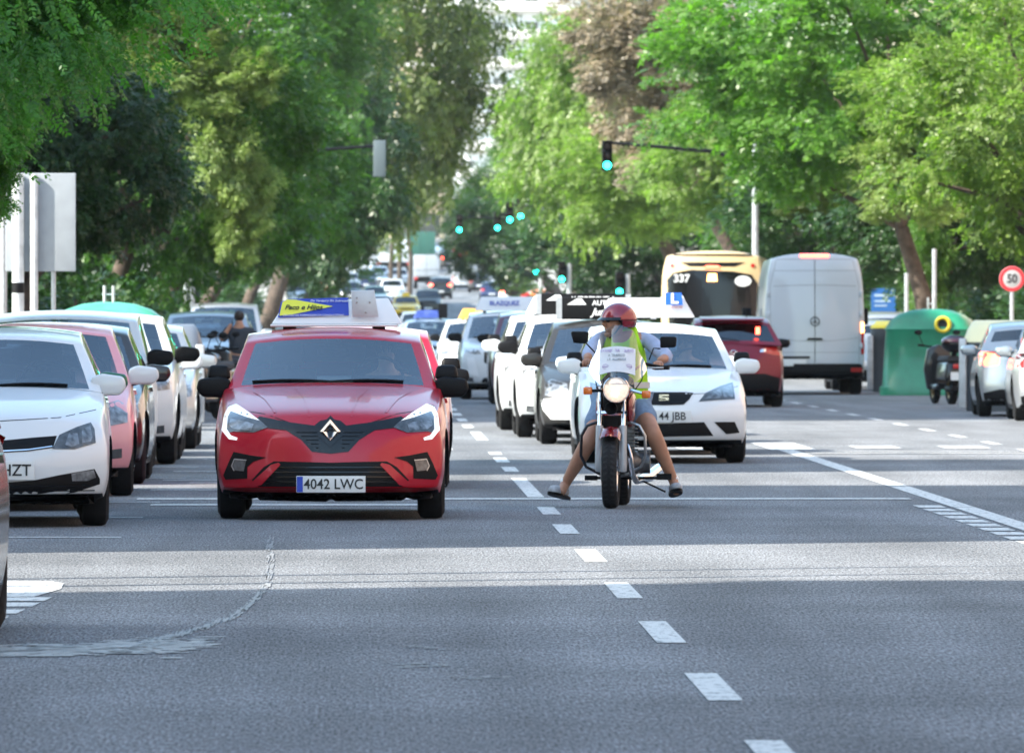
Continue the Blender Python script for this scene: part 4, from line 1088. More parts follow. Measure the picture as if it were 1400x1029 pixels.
def hand(x, z, sgn, y=.315):
    """fist closed round a grip that runs along x: palm on top, four fingers curling over the front, thumb below inside"""
    vs = [(x, y + .055, z + .018), (x, y + .02, z + .026)]; es = [(0, 1)]; rs = [.030, (.030, .018)]
    for i in range(4):
        xx = x + (i - 1.5) * .021; n = len(vs)
        vs += [(xx, y - .012, z + .026), (xx, y - .032, z + .008 - .002 * i), (xx, y - .022, z - .014), (xx, y - .002, z - .020)]
        rs += [.011, .0105, .0095, .008]; es += [(1, n), (n, n + 1), (n + 1, n + 2), (n + 2, n + 3)]
    n = len(vs); vs += [(x + sgn * .038, y + .03, z + .0), (x + sgn * .045, y + .005, z - .016), (x + sgn * .025, y - .012, z - .022)]; rs += [.012, .011, .009]
    es += [(0, n), (n, n + 1), (n + 1, n + 2)]
    return vs, es, rs
for px, py, sgn in ((802, 498, 1), (900, 501, -1)):
    v_, e_, r_ = hand(BX(px), BZ(py), sgn); skin('hand', v_, e_, r_, M_SKIN, RD, sub=2)
M_SHIRT = mat('pale_blue_shirt', (.36, .42, .58), .85, noise=(12, .12))
M_VEST = mat('hi_vis_vest', (.42, .80, .015), .75, noise=(9, .12), emit=(.4, .9, 0), es=.0)
M_SHORT = mat('denim_shorts', (.16, .24, .36), .9, noise=(30, .2))
skin('shirt', [(.03, .80, 1.20), (.03, .77, 1.33), shL, tuple(lerp(a, b, .5) for a, b in zip(shL, elL)), elL, tuple(lerp(a, b, .55) for a, b in zip(elL, wrL)),
      shR, tuple(lerp(a, b, .5) for a, b in zip(shR, elR)), elR, tuple(lerp(a, b, .45) for a, b in zip(elR, wrR)), (.02, .75, 1.37)],
     [(0, 1), (1, 2), (2, 3), (3, 4), (4, 5), (1, 6), (6, 7), (7, 8), (8, 9), (1, 10)], [(.15, .10), (.13, .095), .066, .070, .064, .052, .066, .070, .064, .054, .048], M_SHIRT, RD)
skin('vest', [(.04, .86, .74), (.04, .85, .90), (.04, .84, 1.05), (.035, .80, 1.20), (.03, .77, 1.33), (-.10, .76, 1.375), (.165, .76, 1.375)],
     [(0, 1), (1, 2), (2, 3), (3, 4), (4, 5), (4, 6)], [(.235, .15), (.22, .155), (.21, .16), (.205, .16), (.18, .15), (.085, .10), (.085, .10)], M_VEST, RD)
k = MB()
M_TAPE = mat('reflective_tape', (.6, .62, .62), .3, .5)
for z in (.98,):
    P = []
    for i in range(25):
        t = 2 * math.pi * i / 24; P.append((.04 + .212 * math.cos(t), .84 + .155 * math.sin(t), z))
    vs = [(a, b, c_ + e) for a, b, c_ in P for e in (-.025, .025)]
    k.add(vs, [(2 * i, 2 * i + 1, 2 * i + 3, 2 * i + 2) for i in range(24)])
k.build('reflective_band', M_TAPE, RD)
skin('shorts', [(.03, .92, .84), (-.10, .86, .80), tuple(lerp(a, b, .38) for a, b in zip(hipL, kneeL)), tuple(lerp(a, b, .66) for a, b in zip(hipL, kneeL)), (.14, .86, .80), tuple(lerp(a, b, .38) for a, b in zip(hipR, kneeR)), tuple(lerp(a, b, .66) for a, b in zip(hipR, kneeR))],
     [(0, 1), (1, 2), (2, 3), (0, 4), (4, 5), (5, 6)], [(.18, .14), .128, .125, .118, .128, .125, .118], M_SHORT, RD)
for ank, toe in ((ankL, toeL), (ankR, toeR)):
    A, T_ = Vector(ank), Vector(toe)
    skin('sock', [A + Vector((-.012 if A.x > 0 else .012, .0, .065)), A + Vector((0, 0, -.02))], [(0, 1)], [.052, .058], M_WHITE, RD, 1)
    d = Vector((-.45 if A.x < 0 else .12, -.9, .16)).normalized()
    h = A + Vector((0, .02, -.075))
    P = [tuple(A + Vector((0, .0, -.01))), tuple(h), tuple(h + d * .10 + Vector((0, 0, .012))), tuple(h + d * .19), tuple(h + d * .245)]
    skin('shoe', P, [(0, 1), (1, 2), (2, 3), (3, 4)], [.044, .046, (.052, .044), (.052, .038), (.040, .030)], mat('grey_canvas', (.42, .43, .45), .85, noise=(30, .25)), RD, 2)
    k = MB(); sd_ = Vector((-d.y, d.x, 0)).normalized(); n = 18; top = []
    for i in range(n):
        t = 2 * math.pi * i / n; wdt = .054 if math.cos(t) > -.2 else .046
        top.append(h + d * (.105 + .185 * math.cos(t)) + sd_ * wdt * math.sin(t) + Vector((0, 0, -.022)))
    vs = [tuple(p) for p in top] + [tuple(p - Vector((0, 0, .022))) for p in top]
    k.add(vs, [tuple(range(n)), tuple(range(2 * n - 1, n - 1, -1))] + [(i, i + n, (i + 1) % n + n, (i + 1) % n) for i in range(n)]); k.build('sole', M_BLACK, RD)
# helmet turned to the viewer's left; face below its peak
HC = Vector((BX(845), .70, BZ(437)))
def hm(v): return HC + Matrix.Rotation(R(-58), 3, 'Z') @ Vector(v)
k = MB(); vs = []; fs = []; n = 28; m = 16
for i in range(m + 1):
    a = R(4 + 112 * i / m)
    for j in range(n):
        t = 2 * math.pi * j / n; fr = max(0, -math.sin(t))          # fr: towards the face (-y)
        cut = 1 - .20 * fr ** 1.2 if i > m * .55 else 1
        aa = min(a, R(88)) if fr > .35 else a
        rx, ry, rz_ = .132, .152, .138
        vs.append(hm((rx * math.sin(aa) * math.cos(t), ry * math.sin(aa) * math.sin(t) * (1.03 if fr else 1.0), rz_ * math.cos(aa) - (.0 if fr > .35 else .0))))
for i in range(m):
    for j in range(n): fs.append((i * n + j, (i + 1) * n + j, (i + 1) * n + (j + 1) % n, i * n + (j + 1) % n))
k.add(vs, fs); he = k.build('helmet', mat('helmet_red', (.24, .004, .02), .18, .2, 1), RD, 60)
k = MB(); vs = []
for i in range(13):
    t = R(-160 + 140 * i / 12); vs += [hm((.136 * math.cos(t), .158 * math.sin(t), .018)), hm((.136 * math.cos(t) * 1.02, .158 * math.sin(t) * 1.20, -.004 + .0)), ]
k.add(vs, [(2 * i, 2 * i + 1, 2 * i + 3, 2 * i + 2) for i in range(12)]); k.build('helmet_peak', M_GLOSSBLACK, he, 60)
k = MB(); vs = []
for i in range(25):
    t = 2 * math.pi * i / 24; vs += [hm((.133 * math.cos(t), .154 * math.sin(t) + 0, -.002)), hm((.125 * math.cos(t), .146 * math.sin(t), -.045 if math.sin(t) > -.35 else -.008))]
k.add(vs, [(2 * i, 2 * i + 1, 2 * i + 3, 2 * i + 2) for i in range(24)]); k.build('helmet_lining', M_BLACK, he, 60)
fc = MB()
for cc, rr in (((0, -.045, -.035), (.078, .088, .10)), ((0, -.138, -.035), (.014, .022, .022)), ((0, -.118, -.075), (.026, .016, .010)), ((0, -.105, -.12), (.032, .028, .022)), ((.085, .01, -.03), (.012, .022, .032)), ((-.085, .01, -.03), (.012, .022, .032))):
    b = MB(); b.ball(cc, rr, 14, 10); fc.add([hm(v) for v in b.v], b.f)
fc.build('face', M_SKIN, RD, 60)
gl = MB()
for sx in (-1, 1):
    b = MB(); b.ball((sx * .034, -.122, -.005), (.026, .010, .018), 12, 8); gl.add([hm(v) for v in b.v], b.f)
b = MB(); b.tube([(-.085, -.02, .0), (-.07, -.105, .0), (.07, -.105, 0), (.085, -.02, 0)], .005, 6); gl.add([hm(v) for v in b.v], b.f)
gl.build('sunglasses', M_GLOSSBLACK, RD, 60)

k = MB(); pts = [hm((.10, -.03, -.03)), hm((.07, -.07, -.10)), hm((0, -.085, -.145)), hm((-.07, -.07, -.10)), hm((-.10, -.03, -.03))]
k.tube(pts, .008, 6); k.build('chin_strap', M_BLACK, he, 60)
# ------------------------------------------------------------------ recycling containers
def igloo(name, label, x, y, w, d, h, body_m, rz=0, hole=None, lid=None, group=None, handles=True, lid0=.76):
    """fibreglass container: flared foot, tapering shell, domed top"""
    t = thing(name, label, 'container', (x, y, g(y)), rz, group)
    k = MB()
    def ring(z, sx, sy, p=6):
        P = []
        for i in range(32):
            a = 2 * math.pi * i / 32; ca, sa = math.cos(a), math.sin(a)
            P.append((w / 2 * sx * math.copysign(abs(ca) ** (2 / p), ca), d / 2 * sy * math.copysign(abs(sa) ** (2 / p), sa), z))
        return P
    prof = [(0, 1.06, 1.06), (.09 * h, 1.06, 1.06), (.12 * h, 1.0, 1.0), (.45 * h, .97, .93), (.74 * h, .935, .86), (.765 * h, .96, .88), (.79 * h, .935, .84), (.87 * h, .84, .76), (.94 * h, .66, .66), (.985 * h, .40, .5), (1.0 * h, .15, .3)]
    if lid: prof = [(0, .98, .98), (.1 * h, 1, 1), (.72 * h, 1.0, 1.0), (.735 * h, 1.04, 1.04), (lid0 * h, 1.04, 1.04)]
    rs = [ring(*p) for p in prof]; vs = [v for r_ in rs for v in r_]; fs = []
    for i in range(len(rs) - 1):
        for j in range(32): fs.append((i * 32 + j, i * 32 + (j + 1) % 32, (i + 1) * 32 + (j + 1) % 32, (i + 1) * 32 + j))
    fs.append(tuple((len(rs) - 1) * 32 + j for j in range(32)))
    k.add(vs, fs); k.build('shell', body_m, t, 50)
    if lid:
        k = MB(); pr = [(lid0 * h, 1.05, 1.05), ((lid0 + .04) * h, 1.04, 1.0), (max(lid0 + .05, .9) * h, .97, .8), (.97 * h, .9, .5), (1.0 * h, .85, .2)]
        rs = [ring(*p) for p in pr]; vs = [v for r_ in rs for v in r_]; fs = [(i * 32 + j, i * 32 + (j + 1) % 32, (i + 1) * 32 + (j + 1) % 32, (i + 1) * 32 + j) for i in range(len(rs) - 1) for j in range(32)]
        fs.append(tuple((len(rs) - 1) * 32 + j for j in range(32))); k.add(vs, fs); k.build('lid', lid, t, 50)
        k = MB()
        for sx in (-1, 1): k.box(sx * w * .5 - .06, sx * w * .5 + .06, -d / 2 - .05, -d / 2 + .03, .05, .80 * h)
        k.build('corner_post', M_GALV, t, bevel=.02)
    if hole:
        hx_, hz_ = hole
        k = MB(); k.lathe([(-.02, .095), (-.05, .13), (-.01, .165), (.06, .165)], 'y', (hx_, -d / 2 * .86, hz_), 24); rg = k.build('deposit_ring', M_BINYEL, t)
        k = MB(); k.lathe([(-.02, .098), (.03, .09), (.03, .001)], 'y', (hx_, -d / 2 * .87, hz_), 24); k.build('deposit_hole', M_INK, rg)
        k = MB(); k.tube([(hx_ - .45, -d / 2 * .93, .12 * h), (hx_ - .45, -d / 2 * .88, .7 * h)], .012, 6); k.tube([(hx_ + .45, -d / 2 * .93, .12 * h), (hx_ + .45, -d / 2 * .88, .7 * h)], .012, 6); k.build('shell_rib', body_m, t)
    if handles:
        k = MB()
        for sx in (-.06, .06): k.tube([(sx, 0, .97 * h), (sx, 0, h + .22)], .022, 8)
        k.tube([(-.09, 0, h + .1), (.09, 0, h + .1)], .012, 6); k.build('lifting_lug', M_GALV, t)
    return t
igloo('recycling_container', 'green fibreglass recycling container with a yellow-ringed hole, right kerb', 10.9, 169, 1.8, 1.7, 1.66, M_GREENBIN, R(-10), (.30, 1.36))
igloo('recycling_container', 'pale green domed recycling container above the parked cars at the left', -3.45, 118, 1.75, 1.5, 1.72, mat('green_faded', (.06, .30, .20), .5, 0, .2, noise=(4, .2)), R(0), (-.2, 1.3))
igloo('waste_container', 'dark grey waste container beside the green dome on the left', -2.95, 122.5, 1.3, 1.1, 1.42, M_GREYBIN, 0, None, mat('grey_lid', (.12, .14, .17), .4), handles=False)
igloo('waste_container', 'container with a curved yellow and white lid behind the scooter, right kerb', 10.34, 141.2, 1.25, 1.5, 1.46, M_GREYBIN, R(-12), None, mat('cream_lid', (.72, .68, .42), .45), handles=False)
igloo('waste_container', 'dark container with a thin yellow lid left of the green one', 10.62, 176.5, .8, 1.2, 1.42, M_GREYBIN, R(-10), None, M_BINYEL, handles=False, lid0=.90)

# ------------------------------------------------------------------ cars parked at the right kerb
GR = 'cars parked along the right kerb'
simple('hatchback_car', 'silver hatchback with lit tail lamps parked right behind the yellow-lidded container', 'car', 'hatch', P_SILVER, 10.25, 133.5, True, group=GR, lrear=True, seats=True, rz=R(-2), pt='')
simple('wagon_car', 'silver grey car cut off by the right edge of the photo', 'car', 'wagon', P_SILVER, 10.42, 128.0, True, group=GR, rz=R(-2))
simple('minivan_car', 'grey car parked between the van and the green container', 'car', 'mpv', P_SILVER, 10.95, 186.0, True, group=GR, lrear=True, H=1.62)
simple('hatchback_car', 'silver hatchback half hidden by the dark yellow-lidded container', 'car', 'hatch', P_SILVER, 10.4, 180.0, True, group=GR)

# ------------------------------------------------------------------ scooters
def scooter(label, x, y, rz, col, top=None, group=None, name='motor_scooter'):
    t = thing(name, label, 'scooter', (x, y, g(y)), rz, group)       # front wheel at y=0, points to -y
    def sw(yy, Rw, w, nm='wheel'):
        k = MB(); k.lathe([(-w * .4, Rw * .62), (-w * .5, Rw * .8), (-w * .35, Rw * .97), (0, Rw), (w * .35, Rw * .97), (w * .5, Rw * .8), (w * .4, Rw * .62)], 'x', (0, 0, 0), 26); o = k.build(nm, M_TYRE, t, 50); o.location = (0, yy, Rw)
        k = MB(); k.lathe([(-w * .35, Rw * .63), (-w * .3, Rw * .5), (w * .3, Rw * .5), (w * .35, Rw * .63)], 'x', (0, 0, 0), 22)
        for i in range(5):
            a = 2 * math.pi * i / 5; k.tube([(-.03, 0, 0), (-.03, Rw * .55 * math.cos(a), Rw * .55 * math.sin(a))], .018, 6)
        k.lathe([(-.05, .0), (-.055, Rw * .4), (-.045, Rw * .4)], 'x', (0, 0, 0), 20)
        k.build('rim', M_GOLDRIM, o)
    sw(0, .26, .12); sw(1.42, .27, .15)
    k = MB(); k.prism([(-.20, .25), (-.26, .6), (-.20, .95), (0, 1.04), (.20, .95), (.26, .6), (.20, .25)], .22, .34); k.build('front_shield', col, t, bevel=.03)
    k = MB(); k.box(-.18, .18, .3, .95, .26, .36); k.box(-.19, .19, .85, 1.75, .42, .74, taper=.04); k.build('body_panel', col, t, bevel=.05)
    k = MB(); k.box(-.15, .15, .80, 1.72, .74, .84, taper=.03); k.build('seat', M_SEAT, t, bevel=.04)
    k = MB(); k.tube([(0, 0, .26), (0, .22, .95)], .03, 8); k.tube([(-.34, .26, 1.02), (0, .22, .98), (.34, .26, 1.02)], .015, 8); k.tube([(-.36, .28, 1.02), (-.24, .24, 1.01)], .02, 8); k.tube([(.36, .28, 1.02), (.24, .24, 1.01)], .02, 8); k.build('handlebar', M_BLACK, t)
    for sx in (-1, 1):
        k = MB(); k.tube([(sx * .25, .24, 1.0), (sx * .33, .2, 1.2)], .007, 6); k.ball((sx * .34, .2, 1.24), (.07, .02, .045), 12, 8); k.build('mirror', M_BLACK, t)
    k = MB(); k.ball((0, .14, .86), (.11, .06, .08), 14, 8); k.build('headlight', M_REFL, t)
    k = MB(); k.box(-.05, .05, 1.74, 1.78, .62, .70); k.build('tail_light', M_RED, t, bevel=.01)
    k = MB(); k.box(-.10, .10, 1.80, 1.81, .42, .56); k.build('number_plate', M_PLATE, t)
    k = MB(); k.tube([(-.16, .7, .30), (-.18, 1.2, .34), (-.20, 1.62, .50)], [.03, .05, .055], 10); k.build('exhaust', M_CHROME, t)
    k = MB(); k.box(-.11, .11, 1.3, 1.78, .22, .32); k.build('rear_mudguard', M_BLACK, t, bevel=.03)
    if top:
        k = MB(); k.ball((0, 1.72, 1.05), (.25, .24, .16), 18, 12); tb = k.build('top_box', M_GLOSSBLACK, t)
        k = MB(); k.ball((0, 1.72, 1.09), (.252, .242, .10), 18, 10); k.build('top_box_lid', top, tb)
        k = MB(); k.tube([(0, 1.6, .84), (0, 1.68, .93)], .05, 8); k.build('luggage_rack', M_BLACK, t)
    return t
scooter('black scooter with a dark red top box parked in front of the green container', 9.92, 152.8, R(180 + 8), P_BLACK, mat('top_box_red', (.09, .004, .008), .25, 0, 1))
GS = 'scooters parked at the left kerb'
scooter('black scooter just past the dark waste container, nearest of the left row', -2.65, 128.5, R(-20), P_BLACK, None, GS)
scooter('grey scooter standing in the middle of the left row', -2.55, 133.5, R(-14), P_GREY, None, GS)
scooter('black scooter by the man on the phone, farthest of the left row', -2.45, 139.0, R(-25), P_BLACK, None, GS)
scooter('dark scooter leaning at the left kerb behind the red car mirrors', -2.25, 146.0, R(-16), P_BLACK, None, GS)

# ------------------------------------------------------------------ people
def pedestrian(label, x, y, shirt, trousers, rz=0, phone=False, hgt=1.72, walk=.0):
    t = thing('person', label, 'person', (x, y, g(y)), rz); f = hgt / 1.75
    V = [(0, 0, .93), (0, .01, 1.15), (0, .01, 1.38), (0, 0, 1.47), (0, -.01, 1.60), (.10, 0, .88), (.11, -.02 - walk, .48), (.11, .02 + walk * .6, .09), (.12, -.14 + walk * .6, .04),
         (-.10, 0, .88), (-.11, -.02 + walk * .5, .48), (-.11, .06 + walk, .09), (-.12, -.10 + walk, .04), (.19, .01, 1.38), (.24, .02, 1.10), (.22, -.10, .86), (-.19, .01, 1.38), (-.27, -.03, 1.14), (-.24, -.12, .90)]
    if phone: V[17] = (-.32, -.10, 1.22); V[18] = (-.13, -.12, 1.52)
    E = [(0, 1), (1, 2), (2, 3), (3, 4), (0, 5), (5, 6), (6, 7), (7, 8), (0, 9), (9, 10), (10, 11), (11, 12), (2, 13), (13, 14), (14, 15), (2, 16), (16, 17), (17, 18)]
    RA_ = [(.15, .10), (.145, .10), (.15, .10), .055, (.075, .09), .09, .06, .035, .04, .09, .06, .035, .04, .06, .042, .03, .06, .042, .03]
    V = [tuple(c_ * f for c_ in v) for v in V]
    skin('body', V, E, RA_, M_SKIN, t)
    skin('shirt', [V[i] for i in (0, 1, 2, 13, 14, 16, 17)], [(0, 1), (1, 2), (2, 3), (3, 4), (2, 5), (5, 6)], [(.18, .135), (.18, .135), (.195, .14), .095, .072, .095, .072], shirt, t)
    skin('trousers', [V[i] for i in (0, 5, 6, 7, 9, 10, 11)], [(0, 1), (1, 2), (2, 3), (0, 4), (4, 5), (5, 6)], [(.165, .125), .115, .085, .055, .10, .072, .055], trousers, t)
    k = MB(); k.ball((V[4][0], V[4][1] + .015, V[4][2] + .045), (.085, .10, .09), 14, 10); k.build('hair', mat('dark_hair', (.03, .02, .015), .8), t)
    if phone: k = MB(); k.box(-.115, -.10, -.14, -.09, 1.48 * f, 1.60 * f); k.build('phone', M_BLACK, t)
    return t
pedestrian('man in a dark top holding a phone to his ear among the left scooters', -2.05, 142.3, mat('dark_shirt', (.03, .035, .045), .85), mat('dark_trousers', (.03, .03, .04), .9), 0, True, hgt=1.62)

# ------------------------------------------------------------------ street furniture
def signal(label, x, y, z, arm, side=1, lit='g', pole=True, group=None, size=.95, facing=True, hang=1):
    """traffic light on a mast arm; the pole stands arm metres to the side"""
    t = thing('traffic_light', label, 'traffic light', (x + side * arm, y, g(y)), 0, group)
    zz = z - g(y); ox = -side * arm
    k = MB(); k.tube([(0, 0, 0), (0, 0, zz + .3)], [.11, .08], 10)
    k.build('pole', M_GALV if facing else mat('dark_green_pole', (.02, .04, .035), .5), t)
    k = MB(); k.tube([(0, 0, zz - .5), (ox * .25, 0, zz + .1), (ox, 0, zz + .35)], [.07, .055, .04], 8); k.build('mast_arm', M_BLACK, t)
    k = MB(); w = .17 * size
    k.box(ox - w, ox + w, -.12, .10, zz - .50 * size, zz + .50 * size); hd = k.build('signal_head', M_BLACK if facing else mat('signal_back', (.10, .13, .14), .5), t, bevel=.02)
    for i, (cl, on_) in enumerate(((M_RED, 0), (M_ORANGE, 0), (mat('green_signal', (0, .6, .4), .3, 0, .3, (.02, .95, .66), 5), 1))):
        zc_ = zz + (.32 - .32 * i) * size; f = -1 if facing else 1
        k = MB(); k.lathe([(-.13 * f * -1, .001), (-.13 * f * -1, .11 * size)], 'y', (ox, 0, zc_), 18)
        k = MB(); k.lathe([(f * .13, .125 * size), (f * .15, .08 * size), (f * .155, .001)], 'y', (ox, 0, zc_), 18)
        k.build('signal_lens', cl if on_ else mat('dark_lens', (.05, .03, .02), .3), hd)
        k = MB(); k.lathe([(f * .12, .152 * size), (f * .28, .15 * size)], 'y', (ox, 0, zc_), 18); k.build('visor', M_BLACK, hd)
    return t
def GP(px, py, s_): return ((px - 500) / s_, 12000 / s_, 1.55 + (430 - py) / s_)
GT = 'green traffic lights down the avenue'
x, y, z = GP(830, 214, 52); signal('green traffic light on an arm over the road, nearest and largest, at the right', x, y, z + .02, 3.9, 1, size=.8)
x, y, z = GP(712, 286, 33); signal('green traffic light on an arm in front of the dark middle tree', x, y, z, 4.5, 1)
x, y, z = GP(697, 291, 31); signal('green traffic light just left of the one on the middle arm', x, y, z, 5.5, 1)
x, y, z = GP(680, 303, 28); signal('green traffic light low in the gap, second from the left', x, y, z, 6, 1)
x, y, z = GP(628, 306, 27); signal('green traffic light leftmost in the gap between the trees', x, y, z, 8, 1)
x, y, z = GP(768, 372, 40); signal('green traffic light on a pole low above the queue of white cars', x, y, z, .25, 1, size=.75)
x, y, z = GP(847, 388, 44); signal('green traffic light low behind the white roof sign', x, y, z, .25, 1, size=.75)
x, y, z = GP(519, 217, 50); signal('traffic light seen from behind on an arm from the left', x, y, z, 5.0, -1, facing=False, size=1.0)
x, y, z = GP(733, 362, 30); signal('slim traffic signal on a pale pole beside a small tree', x, y, z, .2, 1)

sb_ = thing('sign_board', 'large blank white sign board seen from behind, on steel posts at the left', 'sign', (-4.05, 110, 0))
k = MB(); k.box(-.46, .42, 0, .03, 2.09, 3.32); k.build('panel', mat('sign_back', (.27, .295, .32), .6, .0, noise=(5, .08)), sb_, bevel=.01)
for a, b in ((-.30, .075), (-.10, .05)):
    k = MB(); k.tube([(a, -.06, 0), (a, -.06, 3.3)], b, 12); k.build('post', mat('painted_post', (.55, .57, .58), .5, .2, noise=(6, .2)), sb_)
k = MB(); k.tube([(.14, .06, 0), (.14, .06, 2.2)], .03, 10); k.build('post', M_GALV, sb_)
k = MB(); k.tube([(-.30, -.062, 1.82), (-.30, -.062, 1.95)], .077, 12); k.build('sticker', M_BLACK, sb_)
k = MB()
for z in (2.35, 2.7, 3.05): k.box(-.42, .42, .03, .05, z, z + .05)
k.build('rail', M_GALV, sb_)
pz = thing('post', 'thin grey post at the far left edge beside the blank sign board', 'post', (-4.62, 112, 0)); k = MB(); k.tube([(0, 0, 0), (0, 0, 2.9)], .05, 10); k.build('shaft', M_GALV, pz); k = MB(); k.lathe([(0, .09), (.03, .09), (.05, .05)], 'z', (0, 0, 0), 12); k.build('base', M_GALV, pz)
sp = thing('speed_limit_sign', 'round 50 speed limit sign with a red rim on a grey pole at the right', 'sign', (14.15, 192, 0))
k = MB(); k.tube([(0, .04, 0), (0, .04, 2.6)], .045, 10); k.build('pole', M_GALV, sp)
k = MB(); k.lathe([(.015, .001), (.015, .27), (-.0, .28), (-.005, .27), (-.005, .001)], 'y', (0, 0, 2.33), 32); ds = k.build('disc', mat('sign_white', (.34, .34, .34), .5), sp)
k = MB(); k.lathe([(-.006, .20), (-.012, .21), (-.012, .265), (-.006, .275)], 'y', (0, 0, 2.33), 32); k.build('red_rim', mat('sign_red', (.6, .02, .03), .4), ds)
text('50', .27, M_INK, ds, (0, -.012, 2.33), bold=.006, sx=.85)
def lamp_post(label, x, y, h, arm, grp):
    t = thing('street_lamp', label, 'street lamp', (x, y, g(y)), 0, grp)
    k = MB(); k.tube([(0, 0, 0), (0, 0, h * .55), (0, 0, h)], [.10, .08, .05], 12); k.build('pole', M_GALV, t)
    k = MB(); k.tube([(0, 0, h - .05), (arm * .2, 0, h + .55), (arm * .6, 0, h + .9), (arm, 0, h + .95)], .035, 8); k.build('arm', M_GALV, t)
    k = MB(); k.ball((arm * 1.1, 0, h + .93), (.34, .14, .07), 14, 8); k.build('lamp_head', M_GALV, t)
lamp_post('grey street lamp rising behind the left trees', -4.55, 229, 8.0, 2.0, 'street lamps')
lamp_post('pale street lamp post between the left trunks', -4.6, 226, 8.3, 2.2, 'street lamps')
for lb_, lx, ly in (('lamp post left of the parked cars nearest the camera, casting a thin shadow', -4.6, 50.4), ('second lamp post left of the parked cars near the camera', -4.6, 48.9), ('lamp post on the left pavement beside the silver parked car', -4.9, 93.5), ('lamp post on the left pavement just before the containers', -4.9, 97.2)):
    lamp_post(lb_, lx, ly, 7.5, 1.6, 'street lamps')  # unseen posts, added as assumed casters of thin shadow lines across the road
bb_ = thing('information_board', 'blue information board between trunks at the right, above the parked cars', 'sign', (14.4, 244, 0))
k = MB(); k.box(-.34, .34, 0, .05, 1.5, 2.28); k.build('panel', mat('board_blue', (.02, .10, .30), .4), bb_); k = MB(); k.box(-.25, .25, -.006, 0, 2.05, 2.12); k.box(-.25, .2, -.006, 0, 1.9, 1.95); k.box(-.25, .1, -.006, 0, 1.78, 1.82); k.build('printed_lines', mat('pale_print', (.3, .4, .5), .5), bb_)
k = MB(); k.tube([(-.3, .02, 0), (-.3, .02, 1.5)], .03); k.tube([(.3, .02, 0), (.3, .02, 1.5)], .03); k.build('legs', M_GALV, bb_)
for i, (px, py, s_, hh) in enumerate(((1278, 345, 62, 2.4), (1240, 400, 60, 1.9))):
    x, y, _ = GP(px, py, s_); t = thing('post', ['tall pale post standing between the right trunks', 'short pale post beside the blue board'][i], 'post', (x, y, g(y)))
    k = MB(); k.tube([(0, 0, 0), (0, 0, hh + .6)], .05, 10); k.build('shaft', M_GALV, t); k = MB(); k.lathe([(0, .1), (.03, .1), (.05, .05)], 'z', (0, 0, 0), 12); k.build('base', M_GALV, t)

# ------------------------------------------------------------------ far traffic on the climb
GF = 'far traffic on the climb'
def far(src, px, py, label, rear=False, swap=None, z=None, name='car'):
    s_ = None
    # find the distance whose road surface shows at this row
    best = None
    for d in range(250, 1000, 3):
        yy = 430 + (1.55 - g(d)) * 12000 / d
        e = abs(yy - py)
        if d > 380 and (best is None or e < best[0]): best = (e, d)
    d = z or best[1]
    c_ = copy_tree(src, None, swap)
    c_.name = name; tag(c_, label, None, GF)
    x = (px - 500) * d / 12000
    slope = math.atan((g(d + 4) - g(d)) / 4)
    if rear: c_.location = (x, d + 2.6, g(d + 2.6)); c_.rotation_euler = (-slope, 0, math.pi)
    else: c_.location = (x, d, g(d)); c_.rotation_euler = (slope, 0, 0)
    return c_
def proto(spec, pm, style=0, lit=False, lrear=False, name='car', **kw):
    c = new_car(name, 'x', 'car', spec, pm, False, None, None, M_BLACK, **kw); generic_front(c, c.s, None, style, lit, False); generic_rear(c, c.s, lrear); return c
pr_h = proto('hatch', P_WHITE, 0, wsmat=M_RG, sgmat=M_RG)
pr_s = proto('suv', P_WHITE, 2, lrear=True, wsmat=M_RG, sgmat=M_RG)
k = MB(); k.box(-.24, .24, 1.55, 1.75, 1.44, 1.6, taper=.04); taxi_light = k.build('taxi_light', M_YELLOW if False else P_YELLOW, pr_h.root)
def unlight(o):
    for ch in list(kids(o)):
        if ch.name.startswith('taxi_light'): bpy.data.objects.remove(ch)
    return o
a = far(pr_h.root, 555, 436, 'yellow taxi with a roof light coming down the avenue', swap={P_WHITE: P_YELLOW}, name='taxi_car'); a['category'] = 'taxi'
unlight(pr_h.root)
far(pr_s.root, 602, 408, 'black suv with bright brake lights on the climb, beside the white minibus', True, {P_WHITE: P_BLACK}, name='suv_car')
mini = boxcar('minibus', 'white minibus seen from behind on the climb, right of the brake lights', 'minibus', P_VAN, dict(VAN, W=2.05, H=2.6)); 
patch(mini, 'rear_window', [(-.62, 1.55), (-.62, 2.15), (.62, 2.15), (.62, 1.55)], M_RG, .01, 'B'); patch(mini, 'tail_light', [(.88, .8), (.88, 1.3), (.97, 1.3), (.97, .8)], M_RED, .01, 'B', mirror=True); van_front(mini)
patch(mini, 'bumper', [(-.97, .34), (-.97, .56), (.97, .56), (.97, .34)], M_BLACK, .03, 'B')
mini.root['group'] = GF; d = 695; mini.root.location = ((635 - 500) * d / 12000, d + 3.66, g(d)); mini.root.rotation_euler = (-.017, 0, math.pi)
